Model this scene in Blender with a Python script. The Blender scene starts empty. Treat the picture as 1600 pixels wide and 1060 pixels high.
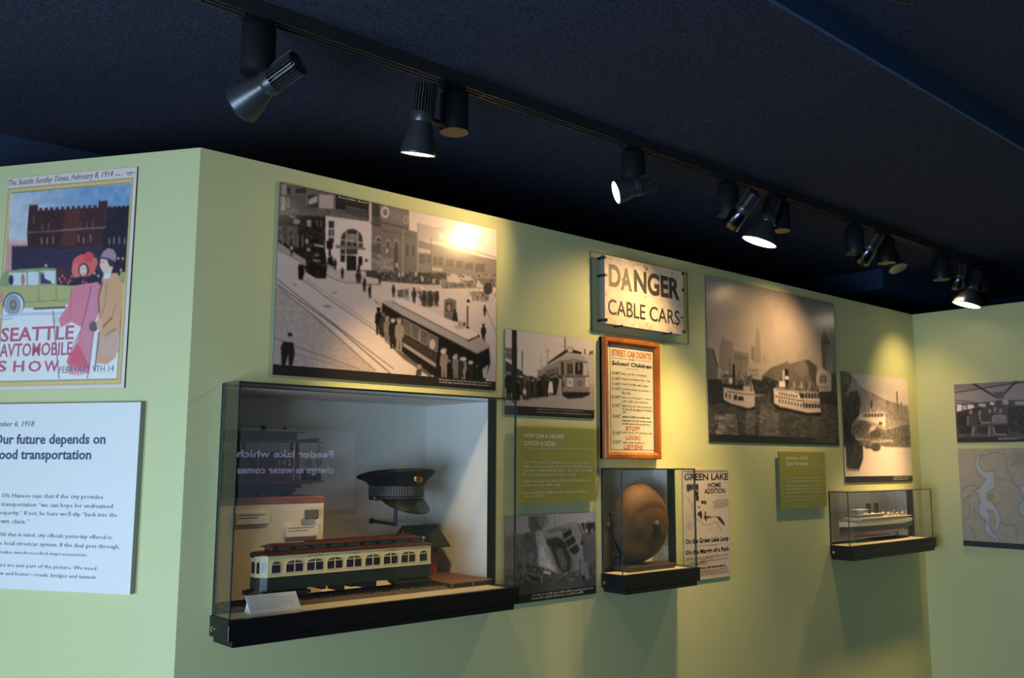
import bpy, bmesh, math, random
import numpy as np
from mathutils import Vector, Matrix

random.seed(7)
rng = np.random.default_rng(7)
sc = bpy.context.scene
COL = sc.collection
EYE = 1.55
F_PX = 1437.886                       # focal length in pixels of the 1600x1060 frame
YAW, PITCH, ROLL = math.radians(41.61933), math.radians(7.58757), math.radians(0.23731)
CAM = Vector((-1.08980, -2.66575, EYE))
LWALL = 4.7292                        # length of the long partition
ANG_A = math.radians(56.754)          # turn of the left partition
WTOP = EYE + 0.95                     # partition height
CEIL = EYE + 1.235

# ------------------------------------------------------------------ camera
_fw = Vector((math.sin(YAW) * math.cos(PITCH), math.cos(YAW) * math.cos(PITCH), math.sin(PITCH)))
_r0 = Vector((math.cos(YAW), -math.sin(YAW), 0))
_u0 = _r0.cross(_fw)
_r = _r0 * math.cos(ROLL) + _u0 * math.sin(ROLL)
_u = -_r0 * math.sin(ROLL) + _u0 * math.cos(ROLL)
cd = bpy.data.cameras.new('camera')
cd.sensor_width = 36.0
cd.sensor_fit = 'HORIZONTAL'
cd.lens = F_PX * 36.0 / 1600.0
cd.clip_start = 0.02
cam = bpy.data.objects.new('camera', cd)
COL.objects.link(cam)
M = Matrix((_r, _u, -_fw)).transposed().to_4x4()
M.translation = CAM
cam.matrix_world = M
sc.camera = cam

# ------------------------------------------------------------------ light and exposure
sc.view_settings.view_transform = 'Standard'
sc.view_settings.look = 'None'
sc.view_settings.gamma = 1.0
sc.view_settings.use_curve_mapping = False
sc.view_settings.exposure = 0.0
world = bpy.data.worlds.new('sky')
sc.world = world
world.use_nodes = True
bg = world.node_tree.nodes['Background']
bg.inputs['Color'].default_value = (0.52, 0.72, 1.0, 1)
bg.inputs['Strength'].default_value = 1.6
sc.cycles.transparent_max_bounces = 24

WIN = dict(x=-3.0, y0=-3.3, y1=-0.2, z0=0.15, z1=1.6)      # window in the left outer wall
ld = bpy.data.lights.new('window_daylight', 'AREA')
ld.shape = 'RECTANGLE'
ld.size = WIN['z1'] - WIN['z0'] - 0.1
ld.size_y = WIN['y1'] - WIN['y0'] - 0.1
ld.energy = 182
ld.color = (0.61, 0.81, 1.04)
lo = bpy.data.objects.new('window_daylight', ld)
COL.objects.link(lo)
lo.location = (WIN['x'] - 0.16, (WIN['y0'] + WIN['y1']) / 2, (WIN['z0'] + WIN['z1']) / 2)
lo.rotation_euler = (0, -math.pi / 2, 0)

# ------------------------------------------------------------------ pixel helpers (1600x1060 frame)
def ray(px, py):
    return _fw + _r * ((px - 800) / F_PX) - _u * ((py - 530) / F_PX)
def on_y(px, py, y):
    d = ray(px, py); return CAM + d * ((y - CAM.y) / d.y)
def on_z(px, py, z):
    d = ray(px, py); return CAM + d * ((z - CAM.z) / d.z)
def on_x(px, py, x):
    d = ray(px, py); return CAM + d * ((x - CAM.x) / d.x)
class Frame:
    """a wall: origin, turn about z; local x runs right along the wall, -y comes out of it"""
    def __init__(s, o, rz):
        s.o = Vector((o[0], o[1], 0)); s.rz = rz
        s.m = Matrix.Translation(s.o) @ Matrix.Rotation(rz, 4, 'Z'); s.mi = s.m.inverted()
    def uz(s, px, py, w=0.0):
        c = s.mi @ CAM; d = (s.mi.to_3x3()) @ ray(px, py)
        p = c + d * ((-w - c.y) / d.y)
        return p.x, p.z
FB = Frame((0, 0), 0.0)
FA = Frame((0, 0), -ANG_A)
FC = Frame((LWALL, 0), -math.pi / 2)
def zm(x0, y0, s):
    return lambda a, b: (a / s + x0, b / s + y0)

# ------------------------------------------------------------------ materials
def lin(c):
    return tuple(((v / 12.92) if v <= 0.04045 else ((v + 0.055) / 1.055) ** 2.4) for v in c)
def rgb(r, g, b):
    return lin((r / 255, g / 255, b / 255))
MATS = {}
def mat(name, col, rough=0.6, metal=0.0, spec=0.5, var=0.0, vscale=20.0, bump=0.0, bscale=200.0, emis=0.0, stretch=None):
    if name in MATS:
        return MATS[name]
    m = bpy.data.materials.new(name); m.use_nodes = True
    nt = m.node_tree; b = nt.nodes['Principled BSDF']
    b.inputs['Roughness'].default_value = rough
    b.inputs['Metallic'].default_value = metal
    b.inputs['Specular IOR Level'].default_value = spec
    tc = nt.nodes.new('ShaderNodeTexCoord')
    mp = nt.nodes.new('ShaderNodeMapping')
    nt.links.new(tc.outputs['Object'], mp.inputs['Vector'])
    if stretch: mp.inputs['Scale'].default_value = stretch
    n = nt.nodes.new('ShaderNodeTexNoise'); n.inputs['Scale'].default_value = vscale; n.inputs['Detail'].default_value = 4
    nt.links.new(mp.outputs[0], n.inputs['Vector'])
    rp = nt.nodes.new('ShaderNodeValToRGB')
    v = max(var, 0.01)
    rp.color_ramp.elements[0].position = 0.3; rp.color_ramp.elements[1].position = 0.7
    rp.color_ramp.elements[0].color = tuple(max(0, c * (1 - v)) for c in col[:3]) + (1,)
    rp.color_ramp.elements[1].color = tuple(min(1, c * (1 + v)) for c in col[:3]) + (1,)
    nt.links.new(n.outputs['Fac'], rp.inputs['Fac'])
    nt.links.new(rp.outputs['Color'], b.inputs['Base Color'])
    if bump > 0:
        n2 = nt.nodes.new('ShaderNodeTexNoise'); n2.inputs['Scale'].default_value = bscale; n2.inputs['Detail'].default_value = 3
        nt.links.new(mp.outputs[0], n2.inputs['Vector'])
        bp = nt.nodes.new('ShaderNodeBump'); bp.inputs['Strength'].default_value = bump; bp.inputs['Distance'].default_value = 0.004
        nt.links.new(n2.outputs['Fac'], bp.inputs['Height']); nt.links.new(bp.outputs['Normal'], b.inputs['Normal'])
    if emis > 0:
        b.inputs['Emission Color'].default_value = tuple(col[:3]) + (1,)
        b.inputs['Emission Strength'].default_value = emis
    MATS[name] = m
    return m
def print_mat(name, rough=0.35, spec=0.5):
    """ink on a board: the colours are the print's own, stored per point of the face"""
    if name in MATS: return MATS[name]
    m = bpy.data.materials.new(name); m.use_nodes = True
    nt = m.node_tree; b = nt.nodes['Principled BSDF']
    a = nt.nodes.new('ShaderNodeAttribute'); a.attribute_name = 'ink'
    nt.links.new(a.outputs['Color'], b.inputs['Base Color'])
    b.inputs['Roughness'].default_value = rough; b.inputs['Specular IOR Level'].default_value = spec
    MATS[name] = m
    return m
def acrylic(name, tint, f0=0.04, f90=0.96):
    m = bpy.data.materials.new(name); m.use_nodes = True
    nt = m.node_tree; nt.nodes.clear()
    out = nt.nodes.new('ShaderNodeOutputMaterial'); mx = nt.nodes.new('ShaderNodeMixShader')
    tr = nt.nodes.new('ShaderNodeBsdfTransparent'); gl = nt.nodes.new('ShaderNodeBsdfGlossy'); lw = nt.nodes.new('ShaderNodeLayerWeight')
    tr.inputs['Color'].default_value = tint + (1,)
    gl.inputs['Roughness'].default_value = 0.0; gl.inputs['Color'].default_value = (1, 1, 1, 1)
    lw.inputs['Blend'].default_value = 0.5
    # Fresnel reflection of a thin sheet, the same from both sides: 0.04 + 0.96 (1 - cos)^5
    pw = nt.nodes.new('ShaderNodeMath'); pw.operation = 'POWER'; pw.inputs[1].default_value = 5.0
    ma = nt.nodes.new('ShaderNodeMath'); ma.operation = 'MULTIPLY_ADD'; ma.inputs[1].default_value = f90; ma.inputs[2].default_value = f0
    nt.links.new(lw.outputs['Facing'], pw.inputs[0]); nt.links.new(pw.outputs[0], ma.inputs[0])
    nt.links.new(ma.outputs[0], mx.inputs[0]); nt.links.new(tr.outputs[0], mx.inputs[1]); nt.links.new(gl.outputs[0], mx.inputs[2])
    nt.links.new(mx.outputs[0], out.inputs['Surface'])
    MATS[name] = m
    return m

WALLP = mat("wall_paint", (0.61, 0.635, 0.33), 0.55, spec=0.4, var=0.012, vscale=3, bump=0.06, bscale=350)
NAVY = mat('navy_paint', (0.022, 0.045, 0.10), 0.8, spec=0.2, var=0.08, vscale=4)
FELT = mat('ceiling_felt', (0.034, 0.040, 0.064), 0.95, spec=0.1, var=0.55, vscale=160, bump=0.5, bscale=260)
CARPET = mat('carpet', (0.06, 0.06, 0.065), 0.95, spec=0.1, var=0.25, vscale=120, bump=0.4, bscale=300)
BLACK = mat('black_lacquer', (0.006, 0.006, 0.007), 0.35, spec=0.4, var=0.1)
BLACKM = mat('black_metal', (0.012, 0.013, 0.016), 0.38, spec=0.5, var=0.1)
GUNM = mat('gunmetal', (0.07, 0.075, 0.085), 0.33, metal=0.6, var=0.05)
CHROME = mat('chrome', (0.75, 0.76, 0.78), 0.15, metal=1.0)
WHITEB = mat('case_white', (0.80, 0.80, 0.77), 0.8, spec=0.2, var=0.02, vscale=8)
CREAM = mat('deck_cream', (0.88, 0.77, 0.60), 0.6, spec=0.3, var=0.04, vscale=10)
CARD = mat('card_white', (0.80, 0.79, 0.77), 0.6, spec=0.3)
BOARD = mat('board_edge', (0.10, 0.10, 0.10), 0.6)
BOARDW = mat('board_edge_pale', (0.42, 0.42, 0.40), 0.6)
INKB = mat('ink_black', (0.012, 0.011, 0.011), 0.5)
CAPT = mat('caption_black', (0.020, 0.018, 0.020), 0.35)
ACR = acrylic('acrylic_clear', (0.975, 0.985, 0.985))
ACRT = acrylic('acrylic_matt_sheet', (0.995, 0.995, 0.99), 0.015, 0.15)
ACRE = mat('acrylic_edge', (0.035, 0.05, 0.06), 0.2, spec=0.8)

# ------------------------------------------------------------------ mesh builder
class MB:
    def __init__(s):
        s.v = []; s.f = []; s.mi = []; s.cur = 0; s.smooth = set()
    def add(s, vs, fs, smooth=False):
        o = len(s.v); s.v += [tuple(p) for p in vs]
        for f in fs:
            if smooth: s.smooth.add(len(s.f))
            s.f.append(tuple(i + o for i in f)); s.mi.append(s.cur)
        return s
    def box(s, x0, x1, y0, y1, z0, z1, m=None):
        vs = [Vector((x, y, z)) for z in (z0, z1) for y in (y0, y1) for x in (x0, x1)]
        if m is not None: vs = [m @ p for p in vs]
        return s.add(vs, [(0, 2, 3, 1), (4, 5, 7, 6), (0, 1, 5, 4), (2, 6, 7, 3), (0, 4, 6, 2), (1, 3, 7, 5)])
    def bbox(s, x0, x1, y0, y1, z0, z1, b=0.002):
        """box with chamfered edges along z and at the top and bottom"""
        b = min(b, (x1 - x0) / 2.2, (y1 - y0) / 2.2, (z1 - z0) / 2.2)
        def ring(i, z):
            a, c, d, e = x0 + i, x1 - i, y0 + i, y1 - i
            k = b
            return [(a + k, d, z), (c - k, d, z), (c, d + k, z), (c, e - k, z), (c - k, e, z), (a + k, e, z), (a, e - k, z), (a, d + k, z)]
        rs = [ring(b, z0), ring(0, z0 + b), ring(0, z1 - b), ring(b, z1)]
        vs = sum(rs, []); fs = [tuple(range(7, -1, -1)), tuple(range(24, 32))]
        for k in range(3):
            for i in range(8):
                j = (i + 1) % 8
                fs.append((k * 8 + i, k * 8 + j, k * 8 + 8 + j, k * 8 + 8 + i))
        return s.add(vs, fs)
    def tube(s, a, b, r0, r1=None, n=12, cap=True, smooth=True):
        a = Vector(a); b = Vector(b); r1 = r0 if r1 is None else r1
        d = (b - a).normalized(); t = d.orthogonal().normalized(); q = d.cross(t)
        vs = []
        for p, r in ((a, r0), (b, r1)):
            vs += [p + (t * math.cos(2 * math.pi * i / n) + q * math.sin(2 * math.pi * i / n)) * r for i in range(n)]
        s.add(vs, [(i, (i + 1) % n, n + (i + 1) % n, n + i) for i in range(n)], smooth)
        if cap: s.add(vs[:n], [tuple(range(n - 1, -1, -1))]); s.add(vs[n:], [tuple(range(n))])
        return s
    def lathe(s, prof, n=24, o=(0, 0, 0), axis=(0, 0, 1), smooth=True, caps=True, ref=None):
        """prof: list of (radius, height along axis)"""
        o = Vector(o); d = Vector(axis).normalized()
        t = (Vector(ref) - d * Vector(ref).dot(d)).normalized() if ref is not None else d.orthogonal().normalized(); q = d.cross(t)
        vs = []
        for r, h in prof:
            vs += [o + d * h + (t * math.cos(2 * math.pi * i / n) + q * math.sin(2 * math.pi * i / n)) * r for i in range(n)]
        fs = []
        for k in range(len(prof) - 1):
            for i in range(n):
                j = (i + 1) % n
                fs.append((k * n + i, k * n + j, k * n + n + j, k * n + n + i))
        s.add(vs, fs, smooth)
        if caps:
            s.add(vs[:n], [tuple(range(n - 1, -1, -1))]); s.add(vs[-n:], [tuple(range(n))])
        return s
    def prism(s, poly, d, closed=True):
        """polygon (3-D points) pushed along vector d"""
        n = len(poly); d = Vector(d); p = [Vector(a) for a in poly]
        vs = p + [a + d for a in p]
        fs = [tuple(range(n - 1, -1, -1)), tuple(range(n, 2 * n))] if closed else []
        fs += [(i, (i + 1) % n, n + (i + 1) % n, n + i) for i in range(n)]
        return s.add(vs, fs)
    def loft(s, rings, cap=True, smooth=True):
        n = len(rings[0]); vs = sum([list(r) for r in rings], []); fs = []
        for k in range(len(rings) - 1):
            for i in range(n):
                j = (i + 1) % n
                fs.append((k * n + i, k * n + j, k * n + n + j, k * n + n + i))
        s.add(vs, fs, smooth)
        if cap: s.add(rings[0], [tuple(range(n - 1, -1, -1))]); s.add(rings[-1], [tuple(range(n))])
        return s
    def ball(s, c, r, n=10, sc_=(1, 1, 1)):
        c = Vector(c)
        k = max(4, n // 2)
        rings = []
        for j in range(1, k):
            a = math.pi * j / k
            rings.append([c + Vector((r * sc_[0] * math.sin(a) * math.cos(2 * math.pi * i / n), r * sc_[1] * math.sin(a) * math.sin(2 * math.pi * i / n), -r * sc_[2] * math.cos(a))) for i in range(n)])
        s.loft(rings, cap=True)
        return s
    def path(s, pts, r, n=8):
        for a, b in zip(pts[:-1], pts[1:]): s.tube(a, b, r, n=n)
        return s
    def build(s, name, m, parent=None, off=(0, 0, 0), fix=True):
        me = bpy.data.meshes.new(name)
        o = Vector(off)
        me.from_pydata([tuple(Vector(p) - o) for p in s.v], [], s.f)
        ms = m if isinstance(m, (list, tuple)) else [m]
        for q in ms: me.materials.append(q)
        if len(ms) > 1: me.polygons.foreach_set('material_index', s.mi)
        if fix:
            bm = bmesh.new(); bm.from_mesh(me)
            bmesh.ops.recalc_face_normals(bm, faces=bm.faces); bm.to_mesh(me); bm.free()
        if s.smooth:
            fl = [i in s.smooth for i in range(len(s.f))]
            me.polygons.foreach_set('use_smooth', fl)
        me.update()
        ob = bpy.data.objects.new(name, me); COL.objects.link(ob)
        if parent is not None: ob.parent = parent
        return ob

def tag(o, label=None, cat=None, group=None, kind=None):
    if label: o['label'] = label
    if cat: o['category'] = cat
    if group: o['group'] = group
    if kind: o['kind'] = kind
    return o
def thing(name, label, cat, loc=(0, 0, 0), rz=0.0, group=None):
    o = bpy.data.objects.new(name, None); COL.objects.link(o)
    o.empty_display_size = 0.05
    o.location = loc; o.rotation_euler = (0, 0, rz)
    return tag(o, label, cat, group)
def struct(name, mb, m, parent=None):
    return tag(mb.build(name, m, parent), kind='structure') if parent is None else mb.build(name, m, parent)

_fc = bpy.data.curves.new('font_tool', 'FONT')
_fo = bpy.data.objects.new('font_tool', _fc)
def text_geo(s, bold=0.0, res=2, shear=0.0, spacing=1.0):
    _fc.body = s; _fc.offset = bold; _fc.resolution_u = res; _fc.shear = shear; _fc.space_character = spacing
    me = bpy.data.meshes.new_from_object(_fo)
    n = len(me.vertices); co = np.zeros(n * 3); me.vertices.foreach_get('co', co)
    fs = [tuple(p.vertices) for p in me.polygons]
    bpy.data.meshes.remove(me)
    return co.reshape(-1, 3)[:, :2], fs
# ================================================================== the setting
XL, XR, YB, YR = -3.0, 6.2, -6.0, 1.16
m = MB(); m.box(XL - .2, XR + .2, YB - .2, YR + .2, -0.12, 0.0); struct('floor', m, CARPET)
# ceiling: lowered felt-covered field over the partitions, higher field over the room
FASC = -1.374; CEIL2 = EYE + 1.32
m = MB(); m.box(XL - .2, XR + .2, FASC + .004, YR + .2, CEIL + 0.016, CEIL + .25)
m.box(XL - .2, XR + .2, YB - .2, FASC + .004, CEIL2 + 0.016, CEIL + .25)
ceiling = struct('ceiling', m, BLACKM)
xs = [XL - .15] + [v for v in np.arange(-3.22, XR, 1.2)] + [XR + .15]
def felt_panel(x0, x1, y0, y1, z):
    q = MB(); q.bbox(x0 + .001, x1 - .001, y0 + .001, y1 - .001, z, z + .016, .0006); q.build('felt_panel', FELT, ceiling)
for i in range(len(xs) - 1):
    for y0, y1 in ((FASC, -.15), (-.15, YR)):
        felt_panel(xs[i], xs[i + 1], y0, y1, CEIL)
    for y0, y1 in ((YB, -3.8), (-3.8, FASC)):
        felt_panel(xs[i], xs[i + 1], y0, y1, CEIL2)
m = MB(); m.box(XL - .15, XR + .15, FASC - .014, FASC - .0005, CEIL - .001, CEIL2 + .016); struct('trim_1', m, mat('fascia_daylit_blue', (.030, .072, .165), .7, spec=.2, var=.06, vscale=5))  # window daylight on the fascia is put into its brighter blue
# duct soffit over the far end of the long partition
sp = on_y(1380, 451, 0.075)
m = MB(); m.box(sp.x, XR, 0.075, YR - .001, sp.z, CEIL - .001); struct('trim_2', m, NAVY)

NICHE = [dict(x0=0.104, x1=1.193, z0=EYE - .451, z1=EYE + .232, d=.43),
         dict(x0=1.782, x1=2.263, z0=EYE - .456, z1=EYE - .027, d=.115),
         dict(x0=3.602, x1=4.595, z0=EYE - .444, z1=EYE - .154, d=.17)]
def wall_with_holes(name, x0, x1, z0, z1, holes, t, mt):
    xs = sorted({x0, x1} | {h['x0'] for h in holes} | {h['x1'] for h in holes})
    zs = sorted({z0, z1} | {h['z0'] for h in holes} | {h['z1'] for h in holes})
    def solid(i, j):
        if not (0 <= i < len(xs) - 1 and 0 <= j < len(zs) - 1): return False
        cx = (xs[i] + xs[i + 1]) / 2; cz = (zs[j] + zs[j + 1]) / 2
        return not any(h['x0'] < cx < h['x1'] and h['z0'] < cz < h['z1'] for h in holes)
    q = MB()
    for i in range(len(xs) - 1):
        for j in range(len(zs) - 1):
            if not solid(i, j): continue
            a, b, c, d = xs[i], xs[i + 1], zs[j], zs[j + 1]
            q.add([(a, 0, c), (b, 0, c), (b, 0, d), (a, 0, d)], [(0, 1, 2, 3)])
            q.add([(a, t, c), (b, t, c), (b, t, d), (a, t, d)], [(3, 2, 1, 0)])
            for (di, dj, p, r) in ((-1, 0, (a, c), (a, d)), (1, 0, (b, d), (b, c)), (0, -1, (b, c), (a, c)), (0, 1, (a, d), (b, d))):
                if not solid(i + di, j + dj):
                    q.add([(p[0], 0, p[1]), (p[0], t, p[1]), (r[0], t, r[1]), (r[0], 0, r[1])], [(0, 1, 2, 3)])
    ob = q.build(name, mt, fix=False)
    bm = bmesh.new(); bm.from_mesh(ob.data); bmesh.ops.remove_doubles(bm, verts=bm.verts, dist=1e-5)
    bmesh.ops.recalc_face_normals(bm, faces=bm.faces); bm.to_mesh(ob.data); bm.free()
    return tag(ob, kind='structure')
wall_with_holes('wall_back', 0.0, LWALL, 0.0, WTOP, NICHE, 0.11, WALLP)
dA = Vector((-math.cos(ANG_A), math.sin(ANG_A), 0)); nA = Vector((math.sin(ANG_A), math.cos(ANG_A), 0))
eA = dA * ((YR - .004) / dA.y)
m = MB()
inner = nA * 0.11
k = (0.11 - inner.y) / dA.y
m.prism([(0, 0, 0), (eA.x, eA.y, 0), (eA.x + .11 / nA.x, eA.y, 0), (.06, .11, 0), (0.0, .11, 0), (0, 0.0001, 0)], (0, 0, WTOP)); struct('wall_left', m, WALLP)
m = MB(); m.box(LWALL, LWALL + .11, YB, 0.11, 0, WTOP); struct('wall_right', m, WALLP)
m = MB(); m.box(XL - .1, XR + .1, YR, YR + .1, 0, CEIL + .01); struct('wall_rear', m, NAVY)
m = MB(); m.box(XL - .1, XR + .1, YB - .1, YB, 0, CEIL2 + .01); struct('wall_front', m, mat('far_wall', (.20, .21, .21), .8, spec=.2))
m = MB(); m.box(XR, XR + .1, YB, YR, 0, CEIL2 + .01); struct('wall_side', m, NAVY)
# outer wall on the left with the window the daylight comes through
w = WIN
m = MB()
for y0, y1, z0, z1 in ((YB, w['y0'], 0, CEIL2 + .01), (w['y1'], YR, 0, CEIL2 + .01), (w['y0'], w['y1'], 0, w['z0']), (w['y0'], w['y1'], w['z1'], CEIL2 + .01)):
    m.box(XL - .1, XL, y0, y1, z0, z1)
struct('wall_window', m, mat('window_wall', (.30, .31, .29), .8, spec=.2))
m = MB()
for i in range(5):
    y = w['y0'] + (w['y1'] - w['y0']) * i / 4
    m.box(XL - .07, XL - .02, y - .025, y + .025, w['z0'], w['z1'])
for z in (w['z0'] + .02, w['z1'] - .02): m.box(XL - .07, XL - .02, w['y0'], w['y1'], z - .02, z + .02)
win = struct('window_1', m, mat('window_frame', (.5, .5, .5), .5))
for i in range(4):
    y0 = w['y0'] + (w['y1'] - w['y0']) * i / 4 + .025; y1 = w['y0'] + (w['y1'] - w['y0']) * (i + 1) / 4 - .025
    m = MB(); m.box(XL - .05, XL - .044, y0, y1, w['z0'] + .04, w['z1'] - .04); m.build('pane', ACR, win)

# ================================================================== recessed display cases
PROJ = 0.115
def pane(parent, x0, x1, y0, y1, z0, z1, name, clear=ACR):
    """clear sheet: the two broad faces are clear, the sawn edges are tinted"""
    q = MB(); q.box(x0, x1, y0, y1, z0, z1)
    d = [x1 - x0, y1 - y0, z1 - z0]; k = d.index(min(d))
    broad = {0: (4, 5), 1: (2, 3), 2: (0, 1)}[k]
    q.mi = [0 if i in broad else 1 for i in range(6)]
    return q.build(name, [clear, ACRE], parent)
def display_case(n, label):
    x0, x1, z0, z1, d = n['x0'], n['x1'], n['z0'], n['z1'], n['d']
    o = Vector(((x0 + x1) / 2, -PROJ / 2, z0 - .075))
    root = thing('display_case', label, 'display case', o, group='wall display cases')
    def b(name, mt, *bx, ch=None):
        q = MB()
        for e in bx:
            if ch: q.bbox(*e, b=ch)
            else: q.box(*e)
        return q.build(name, mt, root, off=o)
    t = .006; e = .0004
    b('opening_trim', BLACK, (x0 + e, x0 + t, -.004, .034, z0 + .001, z1 - e), (x1 - t, x1 - e, -.004, .034, z0 + .001, z1 - e), (x0 + t, x1 - t, -.004, .034, z1 - t, z1 - e))
    b('back_panel', WHITEB, (x0 + e, x1 - e, d, d + .01, z0 - .02, z1 - e))
    b('side_panel', WHITEB, (x0 + e, x0 + .0056, .0345, d - .0005, z0 + .001, z1 - .001))
    b('side_panel', WHITEB, (x1 - .0056, x1 - e, .0345, d - .0005, z0 + .001, z1 - .001))
    b('top_panel', WHITEB, (x0 + .006, x1 - .006, .0345, d - .0005, z1 - .0056, z1 - .001))
    b('deck', CREAM, (x0 + .0005, x1 - .0005, .0005, d - .0005, z0 - .012, z0), (x0 + .008, x1 - .036, -PROJ + .001, .0005, z0 - .012, z0), ch=None)
    q = MB(); q.bbox(x0 - .006, x1 + .012, -PROJ - .012, -.0005, z0 - .058, z0 - .0125, .0015)
    for a in ((x0 - .006, x0 + .0075, -PROJ - .012, -.0005), (x1 - .0355, x1 + .012, -PROJ - .012, -.0005), (x0 + .0075, x1 - .0355, -PROJ - .012, -PROJ + .0005)):
        q.box(*a, z0 - .014, z0)
    q.build('base_slab', BLACK, root, off=o)
    b('base_box', BLACK, (x0 + .008, x1 - .012, -PROJ - .0115, -.0005, z0 - .076, z0 - .0585))
    # clear cover
    g = .006
    pane(root, x0 - o.x + .001, x1 - o.x + .008, -PROJ - o.y, -PROJ + g - o.y, z0 + .0005 - o.z, z1 - o.z, 'cover_front')
    pane(root, x0 - o.x + .001, x0 - o.x + .001 + g, -PROJ + g + .0003 - o.y, -.0045 - o.y, z0 + .0005 - o.z, z1 - o.z, 'cover_side')
    pane(root, x1 - o.x + .002, x1 - o.x + .008, -PROJ + g + .0003 - o.y, -.0005 - o.y, z0 + .0005 - o.z, z1 - o.z, 'cover_side')
    pane(root, x0 - o.x + .0075, x1 - o.x + .0015, -PROJ + g + .0003 - o.y, -.0045 - o.y, z1 - g - o.z, z1 - o.z, 'cover_top')
    q = MB(); q.tube((x0 - .006, -.022, z0 - .036), (x0 - .010, -.022, z0 - .036), .0085, .007, n=16)
    sc_ = q.build('screw', CHROME, root, off=o); tag(sc_, 'round chrome lock screw')
    q = MB(); q.box(x0 - .0104, x0 - .0099, -.028, -.016, z0 - .0370, z0 - .0350); q.build('screw_slot', INKB, sc_, off=o)
    return root
display_case(NICHE[0], 'large recessed display case holding the streetcar models and the uniform cap')
display_case(NICHE[1], 'small recessed display case with the round brown gong, under the framed poster')
display_case(NICHE[2], 'long low recessed display case with the steamship model, near the wall corner')

# ================================================================== lighting track
TRZ = EYE + 1.19; TRY = -0.44
tx0, tx1 = -1.6, 5.15
tk = thing('lighting_track', 'long black lighting track fixed under the dark ceiling', 'light track', ((tx0 + tx1) / 2, TRY, TRZ))
o = Vector(tk.location)
q = MB()
hw = .021
prof = [(-hw, 0), (-hw, CEIL - TRZ - .0005), (hw, CEIL - TRZ - .0005), (hw, 0), (hw - .006, 0), (hw - .006, .02), (.003, .02), (.003, .0), (-.003, 0), (-.003, .02), (-hw + .006, .02), (-hw + .006, 0)]
q.prism([(tx0, TRY + a, TRZ + b) for a, b in prof], (tx1 - tx0, 0, 0)); q.build('rail', mat('track_black', (.03, .03, .032), .3, spec=.6), tk, off=o)
for s in (-1, 1):
    q = MB(); q.box(tx0, tx1, TRY + s * .009 - .004, TRY + s * .009 + .004, TRZ + .0165, TRZ + .0195); q.build('conductor', mat('copper', (.35, .2, .09), .4, metal=1), tk, off=o)
for x in (-.2, .75, 1.62, 2.3, 2.75, 3.35, 4.4):
    q = MB(); q.box(x - .004, x + .004, TRY - hw - .001, TRY + hw + .001, TRZ - .0015, TRZ + .03); q.build('joint', BLACKM, tk, off=o)

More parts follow.
